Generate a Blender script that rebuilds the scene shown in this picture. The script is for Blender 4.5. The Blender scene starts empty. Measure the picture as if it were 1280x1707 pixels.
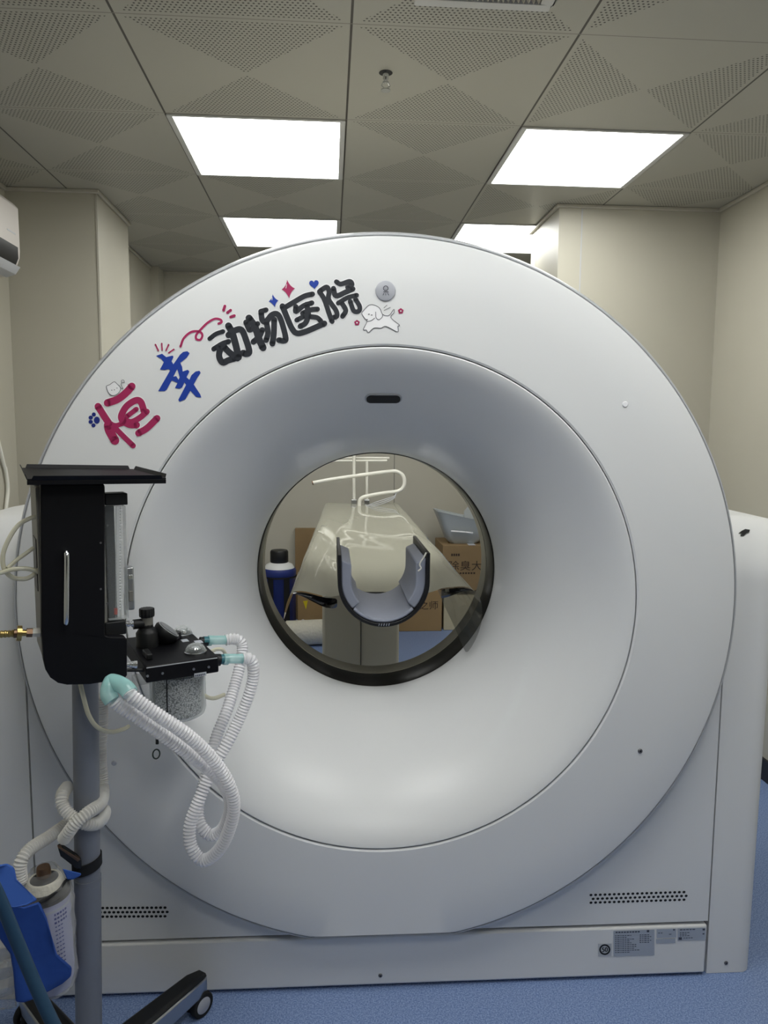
import bpy, bmesh, math, random
from mathutils import Vector, Matrix, geometry
random.seed(7)
C = bpy.context.scene.collection
PI = math.pi

# ------------------------------------------------------------------ camera geometry
F, PIT, YAW, ROL = 1250.0, .108, .0725, .0068
EYE = Vector((0, 0, 1.45))
CEIL = 2.491

def ray(u, v):
    c, s = math.cos(ROL), math.sin(ROL)
    a, b = u - 640, v - 853.5
    X = (a * c + b * s) / F
    U = -(-a * s + b * c) / F
    cp, sp = math.cos(PIT), math.sin(PIT)
    Y = cp + U * sp
    Z = -sp + U * cp
    cy, sy = math.cos(YAW), math.sin(YAW)
    return Vector((X * cy + Y * sy, -X * sy + Y * cy, Z))

def W(u, v, Y):
    r = ray(u, v)
    return EYE + r * (Y / r.y)

def Wx(u, v, X):
    r = ray(u, v)
    return EYE + r * (X / r.x)

class Frame:
    """local frame of a thing: origin on the floor, turned about z"""
    def __init__(s, x, y, rz):
        s.m = Matrix.Translation((x, y, 0)) @ Matrix.Rotation(rz, 4, 'Z')
        s.i = s.m.inverted()
        s.loc = (x, y, 0)
        s.rz = rz
    def px(s, u, v, yl):
        o = s.i @ EYE
        d = s.i.to_3x3() @ ray(u, v)
        return o + d * ((yl - o.y) / d.y)

# ------------------------------------------------------------------ materials
def lin(c):
    c /= 255.0
    return c / 12.92 if c <= .04045 else ((c + .055) / 1.055) ** 2.4

def rgb(r, g, b):
    return (lin(r), lin(g), lin(b), 1)

def mat(name, col, rough=.5, metal=0, spec=.5, alpha=1, trans=0, coat=0, noise=0, nscale=40, emit=0, bump=0, ior=1.45):
    m = bpy.data.materials.new(name)
    m.use_nodes = True
    nt = m.node_tree
    p = nt.nodes['Principled BSDF']
    col = rgb(*col)
    p.inputs['Base Color'].default_value = col
    p.inputs['Roughness'].default_value = rough
    p.inputs['Metallic'].default_value = metal
    p.inputs['Specular IOR Level'].default_value = spec
    p.inputs['IOR'].default_value = ior
    p.inputs['Alpha'].default_value = alpha
    p.inputs['Transmission Weight'].default_value = trans
    p.inputs['Coat Weight'].default_value = coat
    p.inputs['Coat Roughness'].default_value = .04
    if noise or bump:
        tc = nt.nodes.new('ShaderNodeTexCoord')
        n = nt.nodes.new('ShaderNodeTexNoise')
        n.inputs['Scale'].default_value = nscale
        n.inputs['Detail'].default_value = 3
        nt.links.new(tc.outputs['Object'], n.inputs['Vector'])
        if noise:
            mx = nt.nodes.new('ShaderNodeMixRGB')
            mx.inputs[1].default_value = tuple(c * (1 - noise) for c in col[:3]) + (1,)
            mx.inputs[2].default_value = tuple(min(1, c * (1 + noise)) for c in col[:3]) + (1,)
            nt.links.new(n.outputs['Fac'], mx.inputs[0])
            nt.links.new(mx.outputs[0], p.inputs['Base Color'])
        if bump:
            bp = nt.nodes.new('ShaderNodeBump')
            bp.inputs['Strength'].default_value = bump
            bp.inputs['Distance'].default_value = .01
            nt.links.new(n.outputs['Fac'], bp.inputs['Height'])
            nt.links.new(bp.outputs[0], p.inputs['Normal'])
    if emit:
        p.inputs['Emission Color'].default_value = (1, 1, 1, 1)
        p.inputs['Emission Strength'].default_value = emit
    return m

def M(nt, op, a, b=None, c=None):
    n = nt.nodes.new('ShaderNodeMath')
    n.operation = op
    for i, x in enumerate((a, b, c)):
        if x is None:
            continue
        if isinstance(x, (int, float)):
            n.inputs[i].default_value = x
        else:
            nt.links.new(x, n.inputs[i])
    return n.outputs[0]

TX0, TY0, TS = -.543, 2.056, .6      # ceiling tile grid

def ceiling_mat():
    m = mat('perforated_tiles', (172, 170, 160), .42)
    nt = m.node_tree
    tc = nt.nodes.new('ShaderNodeTexCoord')
    sx = nt.nodes.new('ShaderNodeSeparateXYZ')
    nt.links.new(tc.outputs['Object'], sx.inputs[0])
    gx = M(nt, 'DIVIDE', M(nt, 'SUBTRACT', sx.outputs[0], TX0), TS)
    gy = M(nt, 'DIVIDE', M(nt, 'SUBTRACT', sx.outputs[1], TY0), TS)
    fx, fy = M(nt, 'FRACT', gx), M(nt, 'FRACT', gy)
    ix = M(nt, 'FLOOR', gx)
    au = M(nt, 'ABSOLUTE', M(nt, 'SUBTRACT', fx, .5))
    av = M(nt, 'ABSOLUTE', M(nt, 'SUBTRACT', fy, .5))
    d = M(nt, 'SUBTRACT', av, au)
    turned = M(nt, 'COMPARE', ix, 2.0, .1)
    sign = M(nt, 'SUBTRACT', 1.0, M(nt, 'MULTIPLY', turned, 2.0))
    inside = M(nt, 'GREATER_THAN', M(nt, 'MULTIPLY', d, sign), .012)
    edge = M(nt, 'LESS_THAN', M(nt, 'MAXIMUM', au, av), .475)
    N = 54.0
    qy = M(nt, 'MULTIPLY', fy, N)
    odd = M(nt, 'MODULO', M(nt, 'FLOOR', qy), 2.0)
    qx = M(nt, 'ADD', M(nt, 'MULTIPLY', fx, N / 1.15), M(nt, 'MULTIPLY', odd, .5))
    dx = M(nt, 'SUBTRACT', M(nt, 'FRACT', qx), .5)
    dy = M(nt, 'SUBTRACT', M(nt, 'FRACT', qy), .5)
    r = M(nt, 'SQRT', M(nt, 'ADD', M(nt, 'MULTIPLY', dx, dx), M(nt, 'MULTIPLY', dy, dy)))
    dot = M(nt, 'MULTIPLY', M(nt, 'LESS_THAN', r, .24), M(nt, 'MULTIPLY', inside, edge))
    seamx = M(nt, 'GREATER_THAN', au, .4945)
    seamy = M(nt, 'GREATER_THAN', av, .4972)
    mx = nt.nodes.new('ShaderNodeMixRGB')
    mx.inputs[1].default_value = rgb(172, 170, 160)
    mx.inputs[2].default_value = rgb(62, 58, 54)
    nt.links.new(dot, mx.inputs[0])
    m2 = nt.nodes.new('ShaderNodeMixRGB')
    m2.inputs[2].default_value = rgb(70, 66, 62)
    nt.links.new(mx.outputs[0], m2.inputs[1])
    nt.links.new(seamx, m2.inputs[0])
    m3 = nt.nodes.new('ShaderNodeMixRGB')
    m3.inputs[2].default_value = rgb(128, 123, 116)
    nt.links.new(m2.outputs[0], m3.inputs[1])
    nt.links.new(seamy, m3.inputs[0])
    nt.links.new(m3.outputs[0], nt.nodes['Principled BSDF'].inputs['Base Color'])
    return m

def floor_mat():
    m = mat('speckled_vinyl', (112, 135, 186), .38)
    nt = m.node_tree
    tc = nt.nodes.new('ShaderNodeTexCoord')
    n = nt.nodes.new('ShaderNodeTexNoise')
    n.inputs['Scale'].default_value = 260
    n.inputs['Detail'].default_value = 2
    nt.links.new(tc.outputs['Object'], n.inputs['Vector'])
    cr = nt.nodes.new('ShaderNodeValToRGB')
    e = cr.color_ramp.elements
    e[0].position, e[0].color = .38, rgb(98, 122, 172)
    e[1].position, e[1].color = .64, rgb(150, 170, 208)
    nt.links.new(n.outputs['Fac'], cr.inputs[0])
    nt.links.new(cr.outputs[0], nt.nodes['Principled BSDF'].inputs['Base Color'])
    return m

def wall_mat(name, col, along=0, pitch=.95, off=0):
    """painted sandwich panels: thin vertical joints every `pitch` metres"""
    m = mat(name, col, .45)
    nt = m.node_tree
    tc = nt.nodes.new('ShaderNodeTexCoord')
    sx = nt.nodes.new('ShaderNodeSeparateXYZ')
    nt.links.new(tc.outputs['Object'], sx.inputs[0])
    f = M(nt, 'FRACT', M(nt, 'DIVIDE', M(nt, 'SUBTRACT', sx.outputs[along], off), pitch))
    s = M(nt, 'GREATER_THAN', M(nt, 'ABSOLUTE', M(nt, 'SUBTRACT', f, .5)), .5 - .0035 / pitch)
    n = nt.nodes.new('ShaderNodeTexNoise')
    n.inputs['Scale'].default_value = 3
    nt.links.new(tc.outputs['Object'], n.inputs['Vector'])
    mv = nt.nodes.new('ShaderNodeMixRGB')
    mv.inputs[1].default_value = rgb(*[c - 4 for c in col])
    mv.inputs[2].default_value = rgb(*[c + 4 for c in col])
    nt.links.new(n.outputs['Fac'], mv.inputs[0])
    mx = nt.nodes.new('ShaderNodeMixRGB')
    mx.inputs[2].default_value = rgb(*[c * .72 for c in col])
    nt.links.new(s, mx.inputs[0])
    nt.links.new(mv.outputs[0], mx.inputs[1])
    nt.links.new(mx.outputs[0], nt.nodes['Principled BSDF'].inputs['Base Color'])
    return m

def clear_mat(name, col, opacity, rough=.1, tint=(255, 255, 255)):
    """thin see-through plastic: some light straight through, the rest a glossy plastic"""
    m = bpy.data.materials.new(name)
    m.use_nodes = True
    nt = m.node_tree
    p = nt.nodes['Principled BSDF']
    p.inputs['Base Color'].default_value = rgb(*col)
    p.inputs['Roughness'].default_value = rough
    p.inputs['Specular IOR Level'].default_value = .6
    t = nt.nodes.new('ShaderNodeBsdfTransparent')
    t.inputs[0].default_value = rgb(*tint)
    mx = nt.nodes.new('ShaderNodeMixShader')
    lw = nt.nodes.new('ShaderNodeLayerWeight')
    lw.inputs[0].default_value = .35
    fac = M(nt, 'MINIMUM', M(nt, 'ADD', M(nt, 'MULTIPLY', lw.outputs['Facing'], .55), opacity), 1.0)
    nt.links.new(fac, mx.inputs[0])
    nt.links.new(t.outputs[0], mx.inputs[1])
    nt.links.new(p.outputs[0], mx.inputs[2])
    nt.links.new(mx.outputs[0], nt.nodes['Material Output'].inputs[0])
    return m

MT = {}
def mk(k, *a, **kw):
    MT[k] = mat(k, *a, **kw)
mk('white_shell', (226, 227, 228), .33, spec=.5)
mk('cream_shell', (224, 221, 212), .38)
mk('shell_gap', (34, 35, 37), .7)
mk('rim_grey', (182, 184, 188), .38)
mk('black_gloss', (14, 14, 15), .12, coat=.5)
mk('liner_dark', (40, 39, 37), .34)
mk('liner_beige', (150, 146, 132), .35)
mk('black_metal', (8, 8, 13), .5, spec=.28, noise=.2, nscale=300)
mk('black_plastic', (20, 21, 23), .45)
mk('black_rubber', (24, 24, 26), .8)
mk('housing_grey', (122, 120, 114), .45)
mk('pole_grey', (122, 126, 136), .42, noise=.03)
mk('chrome', (215, 218, 220), .16, metal=1)
mk('alu', (185, 187, 190), .3, metal=1)
mk('brass', (190, 165, 105), .28, metal=1)
mk('brown_metal', (120, 95, 75), .35, metal=.8)
mk('screw_grey', (110, 110, 112), .4, metal=.6)
mk('light_frame', (200, 200, 198), .4)
mk('trim_cream', (188, 184, 172), .45)
mk('crimson', (168, 42, 92), .5)
mk('royal_blue', (28, 62, 160), .5)
mk('navy', (32, 46, 128), .5)
mk('ink', (40, 43, 50), .5)
mk('sticker_white', (240, 240, 242), .5)
mk('line_ink', (62, 62, 74), .6)
mk('label_grey', (168, 176, 190), .5)
mk('label_pale', (186, 190, 198), .5)
mk('label_ink', (66, 72, 88), .6)
mk('deep_ink', (14, 15, 18), .6)
mk('button_grey', (176, 178, 186), .4)
mk('cardboard', (160, 132, 92), .75, noise=.08, nscale=12)
mk('cardboard_dark', (136, 113, 80), .75, noise=.1, nscale=10)
mk('carton_pale', (196, 186, 156), .7, noise=.05, nscale=10)
mk('box_ink', (58, 46, 38), .8)
mk('tape_yellow', (226, 205, 40), .5)
mk('basin_grey', (172, 178, 180), .35)
mk('drum_blue', (38, 52, 120), .4)
mk('drum_white', (225, 226, 226), .4)
mk('foam_white', (214, 210, 196), .6, noise=.1, nscale=60, bump=.6)
mk('tube_white', (232, 230, 220), .3)
mk('foam_grey', (150, 155, 170), .6, noise=.04, nscale=30)
mk('couch_cream', (200, 196, 180), .4)
mk('bag_blue', (30, 68, 144), .75, noise=.10, nscale=14, bump=.5)
mk('bag_blue_light', (56, 96, 178), .75, noise=.06, nscale=14)
mk('canister_lilac', (176, 178, 206), .35, noise=.1, nscale=16)
mk('hose_blue', (34, 66, 92), .5)
mk('ac_white', (196, 190, 184), .35)
mk('ac_dark', (34, 34, 36), .4)
mk('granules', (170, 172, 172), .8)
mk('red_float', (190, 60, 40), .4)
mk('dark_skirt', (34, 36, 42), .6)
mk('green_dark', (48, 58, 52), .6)
MT['teal'] = clear_mat('teal', (172, 224, 222), .42, .16)
MT['teal_deep'] = mat('teal_deep', (58, 112, 122), .3)
MT['hose_clear'] = clear_mat('hose_clear', (248, 247, 250), .50, .2)
MT['hose_milky'] = clear_mat('hose_milky', (238, 236, 230), .5, .25)
MT['vinyl_tube'] = clear_mat('vinyl_tube', (226, 222, 196), .6, .15)
MT['acrylic'] = clear_mat('acrylic', (226, 232, 232), .12, .05)
MT['film'] = clear_mat('film', (200, 204, 208), .05, .06)
MT['poly_bag'] = clear_mat('poly_bag', (226, 224, 220), .10, .1)
MT['ceiling'] = ceiling_mat()
MT['floor'] = floor_mat()
MT['wall_x'] = wall_mat('wall_x', (184, 180, 166), 0, 1.18, .495)
MT['wall_y'] = wall_mat('wall_y', (184, 180, 166), 1, 1.2, .3)

def glow(name, s):
    m = bpy.data.materials.new(name)
    m.use_nodes = True
    nt = m.node_tree
    e = nt.nodes.new('ShaderNodeEmission')
    e.inputs[0].default_value = (.99, 1, .965, 1)
    e.inputs[1].default_value = s
    nt.links.new(e.outputs[0], nt.nodes['Material Output'].inputs[0])
    return m
MT['light'] = glow('light', 11.8)

def granule_mat():
    m = MT['granules']
    nt = m.node_tree
    tc = nt.nodes.new('ShaderNodeTexCoord')
    v = nt.nodes.new('ShaderNodeTexVoronoi')
    v.inputs['Scale'].default_value = 330
    nt.links.new(tc.outputs['Object'], v.inputs['Vector'])
    cr = nt.nodes.new('ShaderNodeValToRGB')
    e = cr.color_ramp.elements
    e[0].position, e[0].color = .2, rgb(226, 227, 226)
    e[1].position, e[1].color = .8, rgb(100, 102, 102)
    nt.links.new(v.outputs['Distance'], cr.inputs[0])
    nt.links.new(cr.outputs[0], nt.nodes['Principled BSDF'].inputs['Base Color'])
granule_mat()

# ------------------------------------------------------------------ mesh helpers
def catmull(pts, n=8, closed=False):
    pts = [Vector(p) for p in pts]
    out = []
    L = len(pts)
    segs = L if closed else L - 1
    for i in range(segs):
        if closed:
            p0, p1, p2, p3 = pts[(i - 1) % L], pts[i], pts[(i + 1) % L], pts[(i + 2) % L]
        else:
            p1, p2 = pts[i], pts[i + 1]
            p0 = pts[i - 1] if i else p1 * 2 - p2
            p3 = pts[i + 2] if i + 2 < L else p2 * 2 - p1
        for k in range(n):
            t = k / n
            out.append(.5 * (2 * p1 + (p2 - p0) * t + (2 * p0 - 5 * p1 + 4 * p2 - p3) * t * t + (3 * p1 - p0 - 3 * p2 + p3) * t ** 3))
    if not closed:
        out.append(pts[-1])
    return out

def resample(pts, ds):
    out = [pts[0].copy()]
    acc = 0
    for a, b in zip(pts, pts[1:]):
        l = (b - a).length
        if l == 0:
            continue
        d = ds - acc
        while d <= l:
            out.append(a.lerp(b, d / l))
            d += ds
        acc = l - (d - ds)
    out.append(pts[-1].copy())
    return out

class MB:
    def __init__(s):
        s.v, s.f = [], []
    def add(s, vs, fs):
        o = len(s.v)
        s.v += [tuple(x) for x in vs]
        s.f += [tuple(i + o for i in f) for f in fs]
        return s
    def box(s, x0, x1, y0, y1, z0, z1):
        return s.add([(x0, y0, z0), (x1, y0, z0), (x1, y1, z0), (x0, y1, z0), (x0, y0, z1), (x1, y0, z1), (x1, y1, z1), (x0, y1, z1)],
                     [(0, 3, 2, 1), (4, 5, 6, 7), (0, 1, 5, 4), (1, 2, 6, 5), (2, 3, 7, 6), (3, 0, 4, 7)])
    def obox(s, c, ax, ay, az, hx, hy, hz):
        c, ax, ay, az = Vector(c), Vector(ax).normalized(), Vector(ay).normalized(), Vector(az).normalized()
        vs = [c + ax * hx * i + ay * hy * j + az * hz * k for k in (-1, 1) for (i, j) in ((-1, -1), (1, -1), (1, 1), (-1, 1))]
        return s.add(vs, [(0, 3, 2, 1), (4, 5, 6, 7), (0, 1, 5, 4), (1, 2, 6, 5), (2, 3, 7, 6), (3, 0, 4, 7)])
    def loft(s, rings, closed=True, cap0=True, cap1=True):
        n = len(rings[0])
        vs = [p for r in rings for p in r]
        fs = []
        for i in range(len(rings) - 1):
            for j in range(n if closed else n - 1):
                k = (j + 1) % n
                fs.append((i * n + j, i * n + k, (i + 1) * n + k, (i + 1) * n + j))
        if closed and cap0:
            fs.append(tuple(range(n - 1, -1, -1)))
        if closed and cap1:
            fs.append(tuple((len(rings) - 1) * n + j for j in range(n)))
        return s.add(vs, fs)
    def tube(s, pts, r, n=10, caps=True):
        pts = [Vector(p) for p in pts]
        rs = r if isinstance(r, (list, tuple)) else [r] * len(pts)
        t = (pts[1] - pts[0]).normalized()
        up = Vector((0, 0, 1)) if abs(t.z) < .9 else Vector((0, 1, 0))
        a = t.cross(up).normalized()
        rings = []
        for i, p in enumerate(pts):
            if 0 < i < len(pts) - 1:
                t = (pts[i + 1] - pts[i - 1]).normalized()
            elif i:
                t = (pts[i] - pts[i - 1]).normalized()
            a = (a - t * a.dot(t)).normalized()
            b = t.cross(a)
            rings.append([p + (a * math.cos(2 * PI * k / n) + b * math.sin(2 * PI * k / n)) * rs[i] for k in range(n)])
        return s.loft(rings, True, caps, caps)
    def cyl(s, p0, p1, r, r1=None, n=24):
        return s.tube([p0, p1], [r, r if r1 is None else r1], n)
    def lathe(s, prof, axis='Y', c=(0, 0, 0), n=96, a0=0, a1=2 * PI):
        """prof: list of (radius, along)"""
        c = Vector(c)
        full = abs(a1 - a0 - 2 * PI) < 1e-6
        k = n if full else n + 1
        vs = []
        for (r, h) in prof:
            for j in range(k):
                t = a0 + (a1 - a0) * j / n
                x, y = r * math.cos(t), r * math.sin(t)
                vs.append(c + (Vector((x, h, y)) if axis == 'Y' else Vector((x, y, h)) if axis == 'Z' else Vector((h, x, y))))
        fs = []
        for i in range(len(prof) - 1):
            for j in range(n):
                jj = (j + 1) % k if full else j + 1
                fs.append((i * k + j, i * k + jj, (i + 1) * k + jj, (i + 1) * k + j))
        return s.add(vs, fs)
    def prism(s, poly, d):
        """3-D polygon pushed along vector d"""
        n = len(poly)
        poly = [Vector(p) for p in poly]
        d = Vector(d)
        tris = geometry.tessellate_polygon([poly])
        vs = poly + [p + d for p in poly]
        fs = [tuple(t) for t in tris] + [tuple(i + n for i in reversed(t)) for t in tris]
        fs += [(i, (i + 1) % n, (i + 1) % n + n, i + n) for i in range(n)]
        return s.add(vs, fs)
    def flat(s, loops):
        loops = [[Vector(p) for p in l] for l in loops]
        tris = geometry.tessellate_polygon(loops)
        return s.add([p for l in loops for p in l], [tuple(t) for t in tris])
    def sphere(s, c, r, n=16, m=10, sz=1):
        prof = [(r * math.sin(PI * i / m), -r * sz * math.cos(PI * i / m)) for i in range(m + 1)]
        prof[0] = (1e-5, prof[0][1]); prof[-1] = (1e-5, prof[-1][1])
        return s.lathe(prof, 'Z', c, n)
    def build(s, name, m, parent=None, smooth=40, bevel=0, seg=2, kind=None):
        me = bpy.data.meshes.new(name)
        me.from_pydata(s.v, [], s.f)
        bm = bmesh.new()
        bm.from_mesh(me)
        bmesh.ops.remove_doubles(bm, verts=bm.verts, dist=1e-6)
        bmesh.ops.recalc_face_normals(bm, faces=bm.faces)
        bm.to_mesh(me)
        bm.free()
        if smooth:
            for p in me.polygons:
                p.use_smooth = True
            me.set_sharp_from_angle(angle=math.radians(smooth))
        me.materials.append(MT[m] if isinstance(m, str) else m)
        o = bpy.data.objects.new(name, me)
        C.objects.link(o)
        if parent:
            o.parent = parent
        if bevel:
            b = o.modifiers.new('bevel', 'BEVEL')
            b.width = bevel
            b.segments = seg
            b.limit_method = 'ANGLE'
            b.angle_limit = math.radians(35)
            b.harden_normals = False
        if kind:
            o['kind'] = kind
        return o

def tag(o, label, cat, group=None):
    o['label'] = label
    o['category'] = cat
    if group:
        o['group'] = group
    return o

def thing(name, loc, label, cat, rz=0, group=None):
    o = bpy.data.objects.new(name, None)
    o.empty_display_size = .05
    C.objects.link(o)
    o.location = loc
    o.rotation_euler = (0, 0, rz)
    return tag(o, label, cat, group)

def dup(root, loc, label, group=None):
    r = root.copy(); C.objects.link(r)
    r.location = loc
    r['label'] = label
    if group:
        r['group'] = group
    for ch in list(root.children):
        c = ch.copy(); C.objects.link(c); c.parent = r
        for g in list(ch.children):
            d = g.copy(); C.objects.link(d); d.parent = c
    return r

_txt = {}
def text_geo(body):
    if body in _txt:
        return _txt[body]
    cu = bpy.data.curves.new('lettering', 'FONT')
    cu.body = body
    cu.size = 1
    cu.resolution_u = 4
    o = bpy.data.objects.new('lettering', cu)
    C.objects.link(o)
    dg = bpy.context.evaluated_depsgraph_get()
    me = bpy.data.meshes.new_from_object(o.evaluated_get(dg))
    vs = [v.co.copy() for v in me.vertices]
    fs = [tuple(p.vertices) for p in me.polygons]
    bpy.data.objects.remove(o)
    bpy.data.curves.remove(cu)
    bpy.data.meshes.remove(me)
    _txt[body] = (vs, fs)
    return _txt[body]

def put_text(mb, body, p0, ex, ez, w, h):
    """lettering filling the rectangle p0, p0+ex*w, +ez*h"""
    vs, fs = text_geo(body)
    if not vs:
        return
    x0, x1 = min(v.x for v in vs), max(v.x for v in vs)
    y0, y1 = min(v.y for v in vs), max(v.y for v in vs)
    p0, ex, ez = Vector(p0), Vector(ex), Vector(ez)
    mb.add([p0 + ex * (w * (v.x - x0) / (x1 - x0)) + ez * (h * (v.y - y0) / (y1 - y0)) for v in vs], fs)

def hose_path(pts, ds):
    return resample(catmull(pts, 14), ds)

def corrugated(pts, r, pitch=.0066, amp=.10, n=12):
    P = hose_path(pts, pitch / 4)
    rs = [r * (1 + amp * (1, 0, -1, 0)[i % 4]) for i in range(len(P))]
    return MB().tube(P, rs, n)

# ================================================================== THE ROOM
XL, XR, YF, YB = -1.41, 1.825, -1.0, 5.75
T = .1
MB().box(XL - T, XR + T, YF - T, YB + T, -.06, 0).build('floor', 'floor', kind='structure', smooth=0)
MB().box(XL - T, XR + T, YF - T, YB + T, CEIL, CEIL + .06).build('ceiling', 'ceiling', kind='structure', smooth=0)
MB().box(XL - T, XR + T, YB, YB + T, 0, CEIL).build('wall_back', 'wall_x', kind='structure', smooth=0)
MB().box(XL - T, XR + T, YF - T, YF, 0, CEIL).build('wall_front', 'wall_x', kind='structure', smooth=0)
MB().box(-1.1, 1.5, YF, YF + .012, .85, 2.05).build('window_1', 'black_gloss', kind='structure', smooth=0)   # dark control-room window behind the viewer
MB().box(XL - T, XL, YF, YB, 0, CEIL).build('wall_left', 'wall_y', kind='structure', smooth=0)
MB().box(XR, XR + T, YF, YB, 0, CEIL).build('wall_right', 'wall_y', kind='structure', smooth=0)
# boxed-in columns and their returns
pil_l = MB().box(XL, -1.022, 3.505, 4.03, 0, CEIL).build('wall_left_column', 'wall_x', kind='structure', smooth=0)
MB().box(XL, -1.152, 4.03, 5.06, 0, CEIL).build('wall_left_recess', 'wall_y', kind='structure', smooth=0)
MB().box(XL, -1.10, 5.06, YB, 0, CEIL).build('wall_left_return', 'wall_x', kind='structure', smooth=0)
MB().box(1.056, XR, 3.517, 4.0, 0, CEIL).build('wall_right_column', 'wall_y', kind='structure', smooth=0)
MB().box(-1.10, XR, 5.215, 5.36, CEIL - .21, CEIL).build('trim_beam', 'wall_x', kind='structure', smooth=0)
# cover strips along the ceiling
k = 1
def strip(x0, x1, y0, y1):
    global k
    MB().box(x0, x1, y0, y1, CEIL - .016, CEIL).build('trim_%d' % k, 'trim_cream', kind='structure', bevel=.004)
    k += 1
strip(XL, -1.006, 3.489, 3.505)
strip(-1.022, -1.006, 3.505, 4.03)
strip(-1.152, -1.140, 4.03, 5.06)
strip(1.04, XR, 3.501, 3.517)
strip(1.04, 1.056, 3.517, 4.0)
strip(XR - .016, XR, YF, 3.501)
strip(XL, XL + .016, YF, 3.489)
strip(-1.10, XR, 5.20, 5.215)
# corner beads on the columns
MB().box(-1.026, -1.018, 3.501, 3.511, 0, CEIL - .016).build('trim_%d' % k, 'trim_cream', kind='structure'); k += 1
MB().box(1.161, 1.166, 3.5155, 3.517, 0, CEIL - .016).build('trim_%d' % k, 'rim_grey', kind='structure'); k += 1
MB().box(XR - .012, XR, YF, 3.517, 0, .09).build('baseboard_right', 'dark_skirt', kind='structure')

# ------------------------------------------------------------------ ceiling lights (one per tile)
def light_at(ix, iy):
    return (TX0 + TS * (ix + .5), TY0 + TS * (iy + .5), CEIL)
lt = thing('ceiling_light', light_at(0, 1), 'lit square ceiling panel, left of the nearer pair above the ring', 'ceiling light', group='ceiling panel lights')
fr = MB()
hx, hy = .3 - .0215, .3 - .012
for (a, b, c_, d) in ((-.297, .297, -.297, -hy), (-.297, .297, hy, .297), (-.297, -hx, -hy, hy), (hx, .297, -hy, hy)):
    fr.box(a, b, c_, d, -.006, 0)
fr.build('frame', 'light_frame', lt, bevel=.0015)
MB().box(-hx, hx, -hy, hy, -.003, -.001).build('diffuser', 'light', lt, smooth=0)
dup(lt, light_at(2, 1), 'lit square ceiling panel, right of the nearer pair, in front of the right column')
dup(lt, light_at(0, 3), 'lit ceiling panel farther back on the left, half hidden by the ring top')
dup(lt, light_at(2, 3), 'lit ceiling panel farther back on the right, cut off by the white column')
dup(lt, light_at(0, -2), 'lit ceiling panel over the front of the room, left one, out of view')
dup(lt, light_at(2, -2), 'lit ceiling panel over the front of the room, right one, out of view')
dup(lt, light_at(1, -4), 'added fill ceiling panel nearest the control window, out of view')  # unseen panel added to brighten the scanner's lower front

# ceiling vent and sprinkler
vx0, vx1 = .206, .54
t = thing('ceiling_vent', ((vx0 + vx1) / 2, 1.94 - .167, CEIL), 'white square air grille in the ceiling, cut off by the top edge of the photo', 'vent')
fr = MB()
w = (vx1 - vx0) / 2
for (a, b, c_, d) in ((-w, w, -w, -w + .03), (-w, w, w - .03, w), (-w, -w + .03, -w + .03, w - .03), (w - .03, w, -w + .03, w - .03)):
    fr.box(a, b, c_, d, -.012, 0)
fr.build('frame', 'light_frame', t, bevel=.003)
MB().box(-w + .03, w - .03, -w + .03, w - .03, -.002, 0).build('backing', 'ac_dark', t)
for i in range(22):
    x = -w + .036 + i * (2 * w - .072) / 21
    MB().obox((x, 0, -.006), (1, 0, .6), (0, 1, 0), (-.6, 0, 1), .0012, w - .031, .005).build('slat', 'trim_cream', t)

P = W(643, 121, 2.313)
t = thing('fire_sprinkler', (P.x, P.y, CEIL), 'small metal sprinkler head hanging through a dark hole in the ceiling', 'sprinkler')
MB().lathe([(1e-4, -.0005), (.020, -.0005), (.020, -.0012), (1e-4, -.0012)], 'Z', n=24).build('hole', 'ac_dark', t)
MB().lathe([(1e-4, 0), (.009, 0), (.009, -.016), (.006, -.02), (.006, -.028), (1e-4, -.028)], 'Z', n=16).build('body', 'chrome', t)
s_ = MB()
for a in (0, PI):
    s_.tube([(math.cos(a) * .006, 0, -.024), (math.cos(a) * .012, 0, -.036), (0, 0, -.048)], .0022, 8)
s_.build('frame_arm', 'chrome', t)
MB().lathe([(1e-4, -.047), (.014, -.047), (.014, -.050), (1e-4, -.050)], 'Z', n=20).build('deflector', 'chrome', t)

# ================================================================== CT SCANNER
G = Frame(.134, 1.77, -.013)
CZ = 1.026
RO, RI, RB = .879, .619, .353
BDZ = .008      # the bore sits a touch above the face centre
ct = thing('ct_scanner', G.loc, 'big white ring-shaped scanner with a round opening and painted lettering', 'scanner', G.rz)

def flat_foot(o, z0, back):
    """saw the ring off level at z0 and close the cut"""
    bm = bmesh.new()
    bm.from_mesh(o.data)
    r = bmesh.ops.bisect_plane(bm, geom=bm.verts[:] + bm.edges[:] + bm.faces[:], plane_co=(0, 0, z0), plane_no=(0, 0, -1), clear_outer=True)
    ed = [e for e in r['geom_cut'] if isinstance(e, bmesh.types.BMEdge)]
    ex = bmesh.ops.extrude_edge_only(bm, edges=ed)
    for v in ex['geom']:
        if isinstance(v, bmesh.types.BMVert):
            v.co.y = max(v.co.y, back)
    bmesh.ops.recalc_face_normals(bm, faces=bm.faces)
    bm.to_mesh(o.data)
    bm.free()
    for p_ in o.data.polygons:
        p_.use_smooth = True
    o.data.set_sharp_from_angle(angle=math.radians(35))
ring = MB().lathe([(RI + .002, .03), (RI + .002, .004), (RI + .006, .0005), (RI + .02, 0), (.75, 0), (.861, 0), (.8665, .0015), (.8685, .005), (.8685, .034)], 'Y', (0, 0, CZ), 192)
flat_foot(ring.build('front_ring', 'white_shell', ct), .1795, .034)
trim = MB().lathe([(.8705, .034), (.8705, .008), (.8720, .0055), (.875, .006), (.8825, .024), (.884, .030), (.884, .042), (.863, .042)], 'Y', (0, 0, CZ), 192)
flat_foot(trim.build('ring_trim', 'rim_grey', ct), .1730, .044)
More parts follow.
